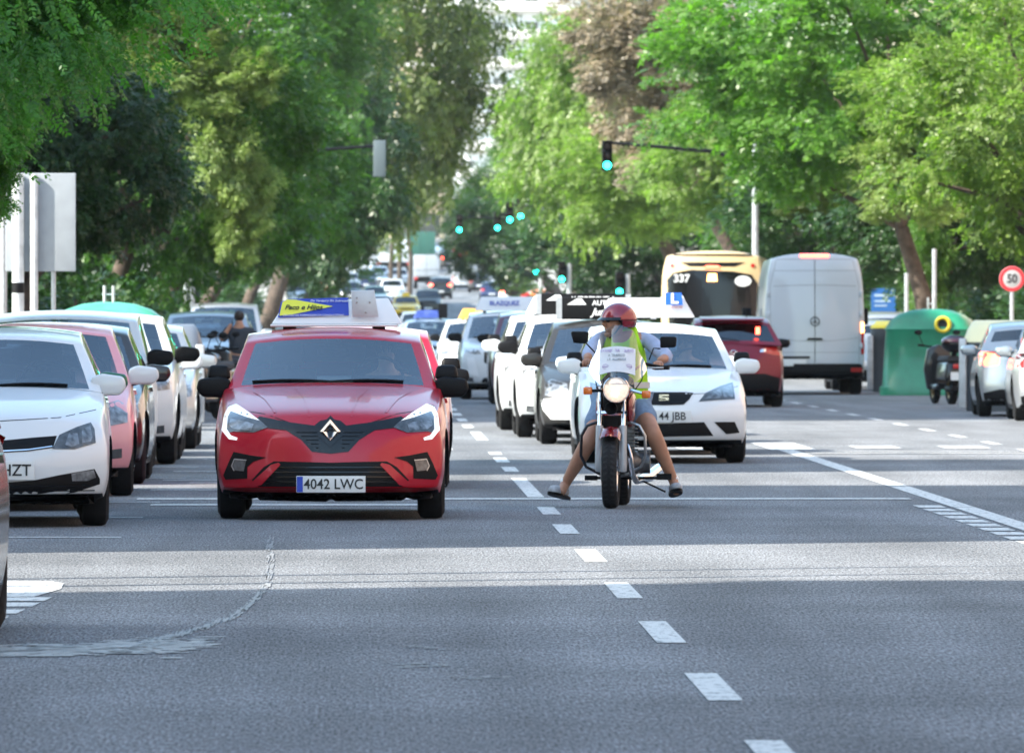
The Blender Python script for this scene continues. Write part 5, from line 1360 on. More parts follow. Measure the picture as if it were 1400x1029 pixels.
def truck(label, px, d, w, h, m, rear=True, cab=P_WHITE):
    t = thing('box_truck', label, 'truck', ((px - 500) * d / 12000, d, g(d)), 0 if rear else math.pi, GF)
    k = MB(); k.box(-w / 2, w / 2, 0, 5.5, 1.0, h); k.build('cargo_box', m, t, bevel=.03)
    k = MB(); k.box(-w / 2 + .1, w / 2 - .1, 5.6, 7.4, .6, min(2.4, h - .2), taper=.12); k.build('cab', cab, t, bevel=.08)
    k = MB(); k.box(-w / 2 + .2, w / 2 - .2, .1, 7.2, .55, .95); k.build('chassis', M_BLACK, t)
    k = MB(); k.box(-w / 2, -w / 2 + .3, -.03, 0, .75, .95); k.box(w / 2 - .3, w / 2, -.03, 0, .75, .95); k.build('tail_lights', M_RED, t)
    k = MB(); k.box(-.01, .01, -.012, 0, 1.05, h - .05); k.box(-w / 2 + .05, w / 2 - .05, -.012, 0, 1.5, 1.53); k.build('door_seams', M_BLACK, t)
    for yy in (1.2, 6.3):
        for sx in (-1, 1):
            k = MB(); k.lathe([(-.13, .2), (-.14, .45), (.14, .45), (.13, .2)], 'x', (0, 0, 0), 20); o = k.build('wheel', M_TYRE, t); o.location = (sx * (w / 2 - .16), yy, .47)
truck('grey box truck ahead of the minibus on the climb', 583, 705, 2.0, 2.75, mat('truck_grey', (.33, .35, .38), .5, noise=(2, .1)))
truck('dark green truck higher up the climb behind the grey one', 575, 800, 2.7, 3.6, mat('truck_green', (.02, .10, .07), .5))
truck('white lorry far up the avenue in the left lanes', 538, 790, 3.0, 3.0, mat('truck_white', (.55, .57, .6), .5))
far_list = [
 ('h', 570, 470, 'pale car in the left lane just below the yellow taxi', P_SILVER, 0), ('s', 536, 412, 'white suv right above the yellow taxi', P_WHITE, 0), ('h', 512, 420, 'green car left of the yellow taxi', P_GREEN, 0),
 ('h', 518, 388, 'blue car up the climb with another behind it', P_BLUE, 0), ('s', 455, 407, 'red car far up on the left, by the parked row', P_RED, 0), ('h', 478, 398, 'silver car beside the far red car', P_SILVER, 0),
 ('s', 500, 396, 'dark blue van-like car with a big windscreen, far left lanes', P_NAVY, 0), ('h', 440, 372, 'pale blue car parked high on the far left', P_BLUE, 0), ('h', 463, 365, 'white car in the highest left row', P_WHITE, 0),
 ('h', 487, 360, 'silver car in the highest left row', P_SILVER, 0), ('s', 505, 366, 'white suv far up between lanes', P_WHITE, 0), ('h', 530, 372, 'white hatchback in front of the white lorry', P_WHITE, 0),
 ('h', 420, 385, 'red and white car at the far left under the tree', P_RED, 0), ('s', 410, 420, 'white suv parked far left below the tree', P_WHITE, 0), ('h', 435, 430, 'black car parked behind the scooters on the far left', P_BLACK, 0),
 ('h', 655, 400, 'black car just right of the minibus', P_BLACK, 1), ('h', 668, 392, 'grey car right of the minibus near the kerb', P_SILVER, 1), ('s', 700, 420, 'white domed van-like car parked by the small tree', P_WHITE, 1),
 ('h', 672, 412, 'navy car parked at the far right kerb', P_NAVY, 1), ('h', 640, 372, 'maroon car far ahead of the minibus', P_MAROON, 1), ('s', 615, 368, 'dark suv far ahead of the black suv', P_GREY, 1),
 ('h', 548, 352, 'small white car near the top of the climb', P_WHITE, 0), ('h', 600, 352, 'small blue car near the top of the climb, driving away', P_BLUE, 1), ('h', 740, 425, 'orange car at the far right kerb', paint('orange', (.7, .2, .04)), 1),
 ('h', 585, 345, 'white car in the highest right lane', P_WHITE, 1), ('s', 560, 362, 'silver suv between the lorry and the grey truck', P_SILVER, 0), ('h', 497, 378, 'white hatchback high in the left lanes', P_WHITE, 0), ('h', 478, 412, 'dark car above the red car roof sign', P_BLACK, 0), ('s', 456, 383, 'grey suv behind the far red car', P_GREY, 0), ('h', 545, 392, 'silver hatchback left of the grey truck', P_SILVER, 0), ('h', 520, 435, 'white hatchback just left of the yellow taxi', P_WHITE, 0), ('s', 585, 430, 'dark suv right of the yellow taxi, farther back', P_GREY, 0), ('h', 630, 358, 'red car far ahead up the right lane', P_RED, 1), ('h', 652, 385, 'white hatchback at the right kerb past the minibus', P_WHITE, 1), ('h', 684, 402, 'silver car at the right kerb before the small tree', P_SILVER, 1), ('h', 445, 395, 'white car in the far parked row under the left trees', P_WHITE, 0), ('h', 413, 400, 'navy car in the far parked row at the far left', P_NAVY, 0),
 ('h', 470, 345, 'tiny white car at the top left of the climb', P_WHITE, 0), ('h', 450, 352, 'tiny silver car at the top left of the climb', P_SILVER, 0), ('s', 430, 398, 'dark green suv parked on the far left', P_GREEN, 0),
]
for (kd, px, py, lb_, pm, rr) in far_list:
    far(pr_h.root if kd == 'h' else pr_s.root, px, py, lb_, bool(rr), {P_WHITE: pm} if pm is not P_WHITE else None, name='hatchback_car' if kd == 'h' else 'suv_car')
for q in (pr_h.root, pr_s.root):
    for ch in list(kids(q)):
        for z_ in list(kids(ch)): bpy.data.objects.remove(z_)
        bpy.data.objects.remove(ch)
    bpy.data.objects.remove(q)
for i, (x, y) in enumerate(((5.0, 700), (4.2, 640), (9.6, 560), (10.3, 566), (-3.7, 610))):
    pedestrian(['person crossing far up the avenue in a red top', 'person in white standing at the far crossing', 'person in a pale top on the far right pavement', 'person in a red skirt beside the small tree', 'person in blue by the far left parked cars'][i], x if i > 1 else x + 8, y,
               [mat('red_cloth', (.5, .03, .03), .8), M_WHITE, mat('pale_shirt', (.35, .36, .40), .85), mat('red_cloth', (.5, .03, .03), .8), mat('blue_cloth', (.05, .1, .4), .8)][i], mat('dark_trousers', (.03, .03, .04), .9), 0, False, walk=.1)
# ------------------------------------------------------------------ ground, road, markings
YS = [-60, -20, 0, 20, 40, 60, 80, 100, 130, 160, 200, 250, 300] + list(range(320, 861, 20)) + [900, 1000, 1200, 1500, 2200, 3000]
def gg(y): return g(y) if y < 1500 else g(1500)
def strip(name, x0, x1, y0, y1, dz, m, kind='structure', nx=1, parent=None):
    ys_ = [y0] + [y for y in YS if y0 < y < y1] + [y1]
    vs = []; fs = []
    for y in ys_:
        for i in range(nx + 1): vs.append((lerp(x0, x1, i / nx), y, gg(y) + dz))
    for j in range(len(ys_) - 1):
        for i in range(nx): a = j * (nx + 1) + i; fs.append((a, a + 1, a + nx + 2, a + nx + 1))
    k = MB(); k.add(vs, fs); me = k.mesh(name, 60); o = link(name, me, parent, m)
    if kind: o['kind'] = kind
    return o
def asphalt():
    m = bpy.data.materials.new('asphalt'); m.use_nodes = True; n = m.node_tree; b = n.nodes['Principled BSDF']; L = n.links
    tc = n.nodes.new('ShaderNodeTexCoord')
    def noise(sc, det=4, vec=None, ro=.5):
        t = n.nodes.new('ShaderNodeTexNoise'); t.inputs['Scale'].default_value = sc; t.inputs['Detail'].default_value = det; t.inputs['Roughness'].default_value = ro
        L.new(vec or tc.outputs['Object'], t.inputs['Vector']); return t.outputs['Fac']
    def mr(x, a, b_, c_, d_):
        r = n.nodes.new('ShaderNodeMapRange'); L.new(x, r.inputs[0])
        for i, v in zip((1, 2, 3, 4), (a, b_, c_, d_)): r.inputs[i].default_value = v
        return r.outputs[0]
    def mul(a, b_):
        r = n.nodes.new('ShaderNodeMath'); r.operation = 'MULTIPLY'; L.new(a, r.inputs[0])
        if isinstance(b_, (int, float)): r.inputs[1].default_value = b_
        else: L.new(b_, r.inputs[1])
        return r.outputs[0]
    mp_ = n.nodes.new('ShaderNodeMapping'); mp_.inputs['Scale'].default_value = (1.0, .06, 1); L.new(tc.outputs['Object'], mp_.inputs[0])
    # aggregate: fine grain seen stretched along the road by the low view
    mg = n.nodes.new('ShaderNodeMapping'); mg.inputs['Scale'].default_value = (1.0, .10, 1); L.new(tc.outputs['Object'], mg.inputs[0])
    gr = mr(noise(75, 3, mg.outputs[0], .7), .30, .70, .12, 2.2)
    gr2 = mr(noise(28, 3, mg.outputs[0], .7), .3, .7, .82, 1.18)
    big = mr(noise(.35, 5), .3, .7, .80, 1.16)
    trk = mr(noise(1.3, 3, mp_.outputs[0]), .3, .7, .74, 1.16)
    v = mul(mul(mul(gr, gr2), big), trk)
    sc = n.nodes.new('ShaderNodeVectorMath'); sc.operation = 'SCALE'; sc.inputs[0].default_value = (.142, .150, .160); L.new(v, sc.inputs['Scale'])
    L.new(sc.outputs[0], b.inputs['Base Color']); b.inputs['Roughness'].default_value = .88; b.inputs['Specular IOR Level'].default_value = .15
    bp = n.nodes.new('ShaderNodeBump'); bp.inputs['Strength'].default_value = .35; bp.inputs['Distance'].default_value = .006; L.new(gr, bp.inputs['Height']); L.new(bp.outputs[0], b.inputs['Normal'])
    return m
M_ASPH = asphalt()
M_PAVE = mat('paving', (.30, .28, .25), .85, noise=(1.2, .15))
M_GROUND = mat('paved_ground', (.24, .22, .19), .9, noise=(.3, .2))
def markpaint(name, lo, hi=.52):
    m = bpy.data.materials.new(name); m.use_nodes = True; n = m.node_tree; b = n.nodes['Principled BSDF']
    tc = n.nodes.new('ShaderNodeTexCoord'); mpp = n.nodes.new('ShaderNodeMapping'); mpp.inputs['Scale'].default_value = (1, .25, 1); n.links.new(tc.outputs['Object'], mpp.inputs[0])
    t = n.nodes.new('ShaderNodeTexNoise'); t.inputs['Scale'].default_value = 22; t.inputs['Detail'].default_value = 6; t.inputs['Roughness'].default_value = .7; n.links.new(mpp.outputs[0], t.inputs[0])
    r = n.nodes.new('ShaderNodeValToRGB'); r.color_ramp.elements[0].position = lo; r.color_ramp.elements[0].color = (.17, .17, .175, 1); r.color_ramp.elements[1].position = lo + .12; r.color_ramp.elements[1].color = (hi, hi, hi * .98, 1)
    n.links.new(t.outputs['Fac'], r.inputs[0]); n.links.new(r.outputs[0], b.inputs['Base Color']); b.inputs['Roughness'].default_value = .6
    return m
M_MARK = markpaint('road_paint', .37); M_WORN = markpaint('worn_road_paint', .34, .33)
strip('ground', -700, 700, -60, 3000, -.12, M_GROUND, nx=6)
strip('road', -4.05, 11.6, -60, 1100, 0, M_ASPH, nx=8)
def kerb(name, x0, x1, y0, y1):
    ys_ = [y0] + [y for y in YS if y0 < y < y1] + [y1]; k = MB(); vs = []; fs = []
    for y in ys_: vs += [(x0, y, g(y) - .1), (x1, y, g(y) - .1), (x1, y, g(y) + .13), (x0, y, g(y) + .13)]
    for j in range(len(ys_) - 1):
        for i in range(4): fs.append((j * 4 + i, j * 4 + (i + 1) % 4, j * 4 + 4 + (i + 1) % 4, j * 4 + 4 + i))
    fs.append((0, 1, 2, 3)); e = (len(ys_) - 1) * 4; fs.append((e + 3, e + 2, e + 1, e)); k.add(vs, fs); return k
for nm, a, b in (('kerb', -4.20, -4.05), ('kerb', 11.6, 11.75)):
    o = kerb(nm, a, b, -60, 1100).build(nm, mat('granite_kerb', (.36, .35, .33), .8, noise=(6, .15)), None); o['kind'] = 'structure'
for a, b in ((-13.5, -4.2), (11.75, 24)):
    o = kerb('pavement', a, b, -60, 1100).build('pavement', M_PAVE, None); o['kind'] = 'structure'
# markings: sheets 4 mm above the road, collected by kind
def marks(name, quads, m, dz=.004):
    k = MB()
    for q in quads:
        if len(q) == 4 and not isinstance(q[0], tuple): x0, x1, y0, y1 = q; q = [(x0, y0), (x1, y0), (x1, y1), (x0, y1)]
        k.add([(a, b, g(b) + dz) for a, b in q], [tuple(range(len(q)))])
    me = k.mesh(name); o = link(name, me, None, m); o['kind'] = 'structure'; return o
LX_ = 1.375
dash = [(LX_, LX_ + .14, a, b) for a, b in ((21, 24), (28.4, 31.9), (35.2, 37.9), (41.4, 44.3), (47.9, 50.7), (54.9, 57.9), (62, 64.8), (68.0, 70.6), (74.4, 83.2), (86.5, 89.2), (92, 95), (97, 99), (108, 116))]
dash += [(LX_ - .03, LX_ + .11, 120 + i * 7.2, 123.5 + i * 7.2) for i in range(80)]
marks('lane_line', dash, M_MARK)
marks('stop_line', [(-1.92, 4.58, 73.5, 74.0)], M_MARK, .005)
sol = [(4.72, 4.90, a, b) for a, b in ((20, 45), (45, 60), (60, 70.5), (70.6, 79), (79.2, 104))]
marks('solid_line', sol, M_MARK)
marks('ladder_line', [(4.44 + .0 * i, 4.66, 71.2 - i * 1.25 - .85, 71.2 - i * 1.25) for i in range(40)], M_MARK)
marks('zebra_crossing', [[(x, 100.3 + (x > 4.8)), (x + .52, 100.3 + (x > 4.8)), (x + .52, 105.8 - 2.4 * (x > 4.8)), (x, 105.8 - 2.4 * (x > 4.8))] for x in [-1.6 + 1.04 * i for i in range(13) if i not in (3, 4)]], M_MARK, .006)
marks('crossing_line', [(4.9, 10.6, 97.6, 97.95), (4.95, 10.4, 98.9, 99.1)], M_MARK, .007)
marks('lane_line', [(7.48, 7.60, 62.5 + i * 6, 65.0 + i * 6) for i in range(90)], M_MARK)
marks('lane_line', [(4.75, 4.88, 112 + i * 6, 115.5 + i * 6) for i in range(80)], M_MARK)
M_OLDM = markpaint('half_worn_paint', .36)
marks('parking_line', [(-1.9, -1.1, y, y + .28) for y in (77.5, 82, 86.6)] + [(-4.0, -1.7, y, y + .2) for y in (61.0, 66.9, 72.4, 83, 89, 94)], M_OLDM)
marks('bus_lane_mark', [(-1.75, .6, 71.2, 71.7), (-1.62, -.3, 80.6, 80.9)], M_OLDM, .0055)
# faded paint swathe and its curved tail in the foreground left
A = [(-1.75 + .14 * i, 40.3 + .5 * math.sin(i * 1.7) * .4) for i in range(9)]
poly = [(x, y - .75) for x, y in A] + [(x, y + .75) for x, y in A[::-1]]
rr = random.Random(5)
def slivers(path, wid, n, m, lx=.16, ly=.10, dz=.0045):
    Q = []
    for i in range(n):
        t = rr.random() * (len(path) - 1.001); a = int(t); f = t - a
        x = lerp(path[a][0], path[a + 1][0], f) + rr.uniform(-.02, .02); y = lerp(path[a][1], path[a + 1][1], f) + rr.gauss(0, wid)
        w_, h_ = lx * rr.uniform(.25, 1), ly * rr.uniform(.3, 1); s_ = rr.uniform(-.05, .05)
        z_ = .00002 * (i % 11)
        Q.append(([(x - w_, y - h_), (x + w_ * .8, y - h_ + s_), (x + w_, y + h_ + s_), (x - w_ * .9, y + h_)], z_))
    k = MB()
    for q, z_ in Q: k.add([(a, b, dz + z_ * 3) for a, b in q], [(0, 1, 2, 3)])
    o = link('old_marking', k.mesh('old_marking'), None, m); o['kind'] = 'structure'
slivers([(-1.9, 40.2), (-.85, 41.0)], .30, 900, M_WORN, .10, .045)
slivers([(-1.2, 40.9), (-.72, 41.4)], .45, 60, M_WORN, .09, .05)
cur = [(-1.05, 41.6), (-.86, 42.8), (-.68, 44.9), (-.60, 47.6), (-.56, 50.5), (-.60, 55), (-.66, 61)]
qs = []
for (a, b), (c_, d_) in zip(cur, cur[1:]):
    w0 = .035 if b < 45 else .018
    qs.append([(a - w0, b), (a + w0, b), (c_ + w0 * .8, d_), (c_ - w0 * .8, d_)])
slivers(cur[:5], .10, 260, markpaint('faint_road_paint', .36, .235), .008, .22); slivers(cur[4:], .3, 70, markpaint('faint_road_paint_', .50, .22), .007, .5)
arw = [(-2.3, 48.2), (-1.82, 48.2), (-1.72, 49.6), (-1.74, 50.6), (-1.82, 51.0), (-2.3, 51.2)]
marks('arrow_marking', [arw], M_MARK)
marks('hatch_marking', [[(-2.4, y), (-1.84 + (y - 44.6) * .035, y), (-1.82 + (y - 44.6) * .035, y + .62), (-2.4, y + .62)] for y in (44.4, 45.5, 46.6, 47.5)], M_MARK)
0 and marks('patched_marking', [(1.9 + a * .37, 1.9 + a * .37 + .16, 38.0 + (a * 7 % 3) * 1.3, 38.35 + (a * 7 % 3) * 1.3) for a in ()] + [(.16, .36, 38.6, 39.0), (.42, .60, 37.2, 37.6), (.55, .7, 40.5, 40.7), (.28, .5, 40.6, 40.9)], markpaint('ghost_paint', .50, .26))
slivers([(.16, 38.8), (.36, 38.8)], .16, 20, markpaint('ghost_paint', .42, .22), .04, .035); slivers([(.42, 37.4), (.62, 37.4)], .12, 16, markpaint('ghost_paint_', .42, .22), .04, .03); slivers([(.20, 41), (.55, 40.6)], .12, 16, markpaint('ghost_paint__', .44, .22), .04, .03)
manh = MB(); manh.lathe([(.0, .001), (.0, .33)], 'z', (2.6, 33, .003), 24)

# ------------------------------------------------------------------ trees
def leafmat(name, col, tr=.45):
    m = bpy.data.materials.new(name); m.use_nodes = True; n = m.node_tree; L = n.links
    b = n.nodes['Principled BSDF']; out = n.nodes['Material Output']
    at = n.nodes.new('ShaderNodeAttribute'); at.attribute_name = 'tint'
    hs = n.nodes.new('ShaderNodeMix'); hs.data_type = 'RGBA'; hs.blend_type = 'MIX'
    hs.inputs[6].default_value = (*[c * .60 for c in col], 1); hs.inputs[7].default_value = (col[0] * 1.7, col[1] * 1.5, col[2] * 1.3, 1)
    L.new(at.outputs['Fac'], hs.inputs[0]); L.new(hs.outputs[2], b.inputs['Base Color'])
    b.inputs['Roughness'].default_value = .42; b.inputs['Specular IOR Level'].default_value = .5
    t = n.nodes.new('ShaderNodeBsdfTranslucent'); mu = n.nodes.new('ShaderNodeVectorMath'); mu.operation = 'MULTIPLY'; mu.inputs[1].default_value = (1.35, 1.9, .6)
    L.new(hs.outputs[2], mu.inputs[0]); L.new(mu.outputs[0], t.inputs[0])
    mx = n.nodes.new('ShaderNodeMixShader'); mx.inputs[0].default_value = tr; L.new(b.outputs[0], mx.inputs[1]); L.new(t.outputs[0], mx.inputs[2]); L.new(mx.outputs[0], out.inputs[0])
    return m
LG = leafmat('leaf_green', (.050, .120, .022)); LD = leafmat('leaf_deep', (.022, .062, .014), .3); LL = leafmat('leaf_light', (.145, .225, .060)); LO = leafmat('leaf_olive', (.085, .125, .034)); LB = leafmat('leaf_brown', (.22, .19, .145), .12); LY = leafmat('leaf_yellow', (.19, .27, .09), .3); LN = leafmat('leaf_near', (.048, .165, .026)); LBR = leafmat('leaf_bright', (.085, .185, .036))
def crown_mesh(seed, R3, nclump, nsprig, nleaf, ll, clump_r=.8, droop=.5, shell=.55, flat_bottom=.0, lw=.38, sprig=.35):
    r = np.random.default_rng(seed)
    # clump centres in an ellipsoid, biased to the outside; lumpy outline
    u = r.normal(size=(nclump, 3)); u /= np.linalg.norm(u, axis=1)[:, None]
    lob = 1 + .16 * np.sin(u[:, 0] * 5 + seed) * np.cos(u[:, 2] * 4 + seed * 1.7) + .12 * np.sin(u[:, 1] * 7 + seed * .6)
    rad = (shell + (1 - shell) * r.random(nclump) ** .7) * lob
    cc = u * rad[:, None] * np.array(R3)
    cs = clump_r * (.55 + .9 * r.random(nclump))
    ct = np.clip(r.normal(.40, .20, nclump), 0, 1)
    N = nclump * nsprig
    ci = np.repeat(np.arange(nclump), nsprig)
    o = r.normal(size=(N, 3)); o /= np.linalg.norm(o, axis=1)[:, None]
    o *= (r.random(N) ** .45)[:, None]; o[:, 2] *= .62
    base = cc[ci] + o * cs[ci][:, None]
    # sprig direction: outward, drooping
    d = o * 1.0 + u[ci] * .5 + r.normal(size=(N, 3)) * .35; d[:, 2] -= droop
    d /= np.linalg.norm(d, axis=1)[:, None]
    up = np.tile([0, 0, 1.], (N, 1)) + r.normal(size=(N, 3)) * .35
    sd = np.cross(d, up); sd /= np.linalg.norm(sd, axis=1)[:, None]
    nn = np.cross(sd, d)
    T = N * nleaf
    si = np.repeat(np.arange(N), nleaf); kk = np.tile(np.arange(nleaf), N)
    tpos = (kk // 2) / max(1, nleaf // 2) ; sgn = np.where(kk % 2 == 0, 1., -1.)
    p0 = base[si] + d[si] * (tpos * sprig)[:, None] + nn[si] * (-.10 * sprig * tpos ** 2)[:, None]
    ld = d[si] * .55 + sd[si] * sgn[:, None] * .9 + r.normal(size=(T, 3)) * .22; ld[:, 2] -= .18
    ld /= np.linalg.norm(ld, axis=1)[:, None]
    ln = ll * (.7 + .6 * r.random(T))
    nrm = nn[si] + r.normal(size=(T, 3)) * .35
    w = np.cross(ld, nrm); w /= np.linalg.norm(w, axis=1)[:, None]
    a = p0; c = p0 + ld * ln[:, None]; mid = p0 + ld * (ln * .45)[:, None]
    b = mid + w * (ln * lw)[:, None]; e = mid - w * (ln * lw)[:, None]
    V = np.stack([a, b, c, e], 1).reshape(-1, 3)
    me = bpy.data.meshes.new('crown')
    me.vertices.add(4 * T); me.vertices.foreach_set('co', V.astype(np.float32).ravel())
    me.loops.add(4 * T); me.loops.foreach_set('vertex_index', np.arange(4 * T, dtype=np.int32))
    me.polygons.add(T); me.polygons.foreach_set('loop_start', (np.arange(T) * 4).astype(np.int32)); 
    me.update(calc_edges=True)
    at = me.attributes.new('tint', 'FLOAT', 'FACE')
    tv = np.clip(ct[ci][si] + r.normal(size=T) * .12 + .25 * (r.random(T) > .93), 0, 1)
    at.data.foreach_set('value', tv.astype(np.float32))
    me.validate()
    return me, cc
CR = {}
def crown_for(key):
    if key in CR: return CR[key]
    specs = {
     'near': dict(seed=3, R3=(3.9, 3.9, 2.5), nclump=170, nsprig=48, nleaf=18, ll=.062, clump_r=.75, droop=.75, sprig=.38, lw=.27),
     'a': dict(seed=11, R3=(5, 5, 4), nclump=170, nsprig=60, nleaf=8, ll=.16, clump_r=1.0, droop=.35, sprig=.4, lw=.30),
     'b': dict(seed=23, R3=(5, 5, 4), nclump=150, nsprig=66, nleaf=8, ll=.17, clump_r=1.15, droop=.6, sprig=.45, lw=.30),
     'c': dict(seed=31, R3=(5, 5, 4.5), nclump=210, nsprig=48, nleaf=8, ll=.15, clump_r=.85, droop=.2, sprig=.4, lw=.32),
     'far': dict(seed=47, R3=(5, 5, 5), nclump=170, nsprig=40, nleaf=6, ll=.26, clump_r=1.0, droop=.5, sprig=.6, lw=.25, shell=.45),
     'small': dict(seed=59, R3=(2.2, 2.2, 2), nclump=70, nsprig=80, nleaf=8, ll=.095, clump_r=.6, droop=.3, sprig=.3, lw=.32, shell=.3),
    }[key]
    CR[key] = crown_mesh(**specs); return CR[key]
def tree(label, x, y, cx, cz, key, m, scale=(1, 1, 1), rz=0, cy=0, patches=(), trunk_r=.22, group=None, lean=0):
    """trunk foot at x, y; crown centre at cx metres across and cz metres up"""
    t = thing('tree', label, 'tree', (x, y, g(y) + (.12 if x < -4 or x > 11.7 else 0)), 0, group)
    me, cc = crown_for(key)
    c = link('crown', me, t); 
    if not me.materials: me.materials.append(LG)
    c.material_slots[0].link = 'OBJECT'; c.material_slots[0].material = m
    c.location = (cx - x, cy, cz); c.scale = scale; c.rotation_euler = (0, 0, rz)
    r = random.Random(int(x * 91 + y * 7)); k = MB()
    C = Vector((cx - x, cy, cz)); fork = Vector((C.x * .45 + lean, cy * .4, cz * .48))
    k.tube([(0, 0, -.1), (C.x * .08, 0, .35), (C.x * .22 + lean * .6 + .05, 0, cz * .26), fork], [trunk_r * 1.35, trunk_r, trunk_r * .85, trunk_r * .7], 10)
    idx = list(range(len(cc))); r.shuffle(idx)
    cr, sr = math.cos(rz), math.sin(rz)
    for i in idx[:11]:
        p = cc[i]; q = Vector(((p[0] * cr - p[1] * sr) * scale[0], (p[0] * sr + p[1] * cr) * scale[1], p[2] * scale[2])) * .86 + C
        mid = fork.lerp(q, .5) + Vector((r.uniform(-.4, .4), r.uniform(-.4, .4), r.uniform(0, .6)))
        k.tube([fork, mid, q], [trunk_r * .45, trunk_r * .25, .03], 6)
    k.build('trunk', M_BARK, t, 60)
    for (px_, py_, pz_, sc, mm) in patches:
        me2, _ = crown_for('small'); c2 = link('blossom_clump' if mm is LY else 'branch_clump', me2, t)
        if not me2.materials: me2.materials.append(LG)
        c2.material_slots[0].link = 'OBJECT'; c2.material_slots[0].material = mm
        c2.location = (px_ - x, py_, pz_); c2.scale = (sc, sc, sc) if not isinstance(sc, tuple) else sc
    return t
def XZ(px, py, y): return (px - 500) * y / 12000, 1.55 + (430 - py) * y / 12000 - g(y)
G1 = 'street trees along the left pavement'; G2 = 'street trees along the right pavement'
# left side
tree('tree hanging fine bright leaves over the top left corner, in front of the sign board', -6.9, 86, -5.35, 4.95, 'near', LN, (1, .8, 1.0), 0, group=G1, patches=((-3.75, 0, 3.0, (.2, .3, .3), LN), (-3.35, 0, 4.5, (.32, .3, .3), LN), (-2.6, 0, 4.7, (.3, .3, .22), LN)))
def T(label, px, py, y, key, m, rpx, rz=0, sy=None, tx=None, group=None, patches=(), lean=0, tr=.25):
    """crown centred on px, py (as seen) at distance y with half-width rpx"""
    cx, cz = XZ(px, py, y); s_ = rpx * y / 12000 / 5.0
    pt = []
    for (a, b, dy, sc, mm) in patches:
        q = XZ(a, b, y - dy); pt.append((q[0], -dy, q[1], sc, mm))
    return tree(label, tx if tx is not None else cx, y, cx, cz, key, m, (s_, s_, (sy or 1) * s_), rz, 0, pt, tr, group, lean)
T('dark green tree behind the blank sign board at the left', 85, 215, 150, 'b', LD, 165, .4, 1.1, -6.2, G1)
T('dense tree with yellow blossom on its right side, left pavement', 250, 165, 195, 'c', LG, 205, 1.0, 1.2, -6.3, G1, ((295, 215, 3.3, (.36, .4, .62), LY), (335, 268, 2.9, (.34, .35, .42), LY), (245, 115, 3.2, (.7, .5, .4), LY), (322, 325, 3.0, (.28, .35, .34), LY), (345, 110, 3.0, (.3, .35, .3), LY), (215, 60, 3, (.7, .5, .6), LO)))
T('bushy green tree right of the blossoming one, above the parked cars', 385, 270, 250, 'a', LG, 118, 2.0, 1.25, -5.6, G1)
T('low spreading tree reaching down to the parked cars at the left', 300, 300, 215, 'a', LD, 130, 2.9, .9, -6.0, G1)
T('tall dark tree at the top left behind the blossoming tree', 330, 60, 285, 'c', LG, 190, .2, 1.0, -6.5, G1)
T('tall feathery olive green tree leaning over the avenue in the middle', 530, 60, 375, 'far', LO, 150, 1.2, 1.7, -4.8, G1, tr=.4)
T('shaded tree filling the gap under the feathery tree', 440, 200, 330, 'far', LD, 130, .3, 1.5, -5.2, G1)
T('far left tree at the end of the green tunnel', 430, 310, 470, 'far', LG, 90, 2.3, 1.1, -5.5, G1)
T('far feathery tree hanging beside the pale building', 575, 200, 520, 'far', LO, 42, .8, 2.2, -4.6, G1)
T('background tree at the far left edge', 40, 200, 235, 'b', LD, 230, 2.2, 1.2, -9, G1)
# right side
T('bright leafy tree at the top right corner, closest on that side', 1420, 175, 160, 'a', LL, 205, .4, 1.05, 13.2, G2)
T('big bright green tree spreading above the van', 1170, 100, 205, 'a', LBR, 260, 1.5, .85, 13.4, G2, ((1260, 165, 4.2, (.9, .8, .7), LL), (1240, 250, 4, (.7, .7, .5), LY)))
T('light green tree left of the dry brown one, reaching over the road', 822, 160, 320, 'b', LL, 132, 2.6, 1.5, 12.6, G2, ((855, 250, 5, (1.4, 1.2, 1.0), LL),), tr=.35)
T('tree with dry brown twigs high over the bus', 915, 110, 265, 'c', LB, 110, .7, 1.15, 12.8, G2, ((870, 60, 4, (1.2, 1, .8), LB), (905, 190, 3.6, (.9, .8, .8), LB)), lean=-.6)
T('pale green tree with a leaning trunk behind the bus', 1010, 215, 250, 'b', LL, 130, 3.4, .9, 13.2, G2, ((1080, 120, 3, (1.3, 1, .8), LBR),), lean=.8, tr=.28)
T('shady tree above the green container', 1150, 300, 235, 'c', LD, 160, 2.0, .75, 13.0, G2, ((1130, 250, 3.5, (.9, .8, .5), LO), (1220, 270, 3.5, (.8, .8, .6), LG)))
T('ivy-hung tree above the parked silver cars at the right', 1300, 300, 215, 'b', LD, 150, .9, .85, 13.1, G2, ((1265, 370, 3, (.28, .3, .75), LBR), (1330, 235, 3.4, (1.0, .8, .6), LL)))
T('dark tree low behind the bus', 880, 330, 345, 'far', LD, 150, .1, .85, 12.8, G2)
T('round mid-green tree in the middle of the right row', 768, 230, 400, 'a', LG, 88, 1.1, 1.5, 12.6, G2, tr=.35)
T('far green tree at the left end of the right row', 665, 292, 520, 'a', LG, 58, 2.1, 1.25, 12.4, G2, tr=.4)
T('dark low tree behind the green traffic lights', 680, 330, 490, 'far', LD, 75, 1.4, .8, 12.2, G2)
T('small pale tree standing by the far crossing', 705, 385, 560, 'a', LL, 26, .5, .9, 9.6, G2)
T('small yellowing tree above the white cars', 768, 335, 360, 'small', LY, 22 * 2.3, .5, 1.2, 9.2, G2)
T('background tree behind the speed limit sign', 1400, 340, 290, 'b', LD, 190, 2.2, .8, 20, G2)
T('background tree closing the view at the right', 1200, 250, 330, 'far', LG, 230, 1.2, 1.0, 21, G2)
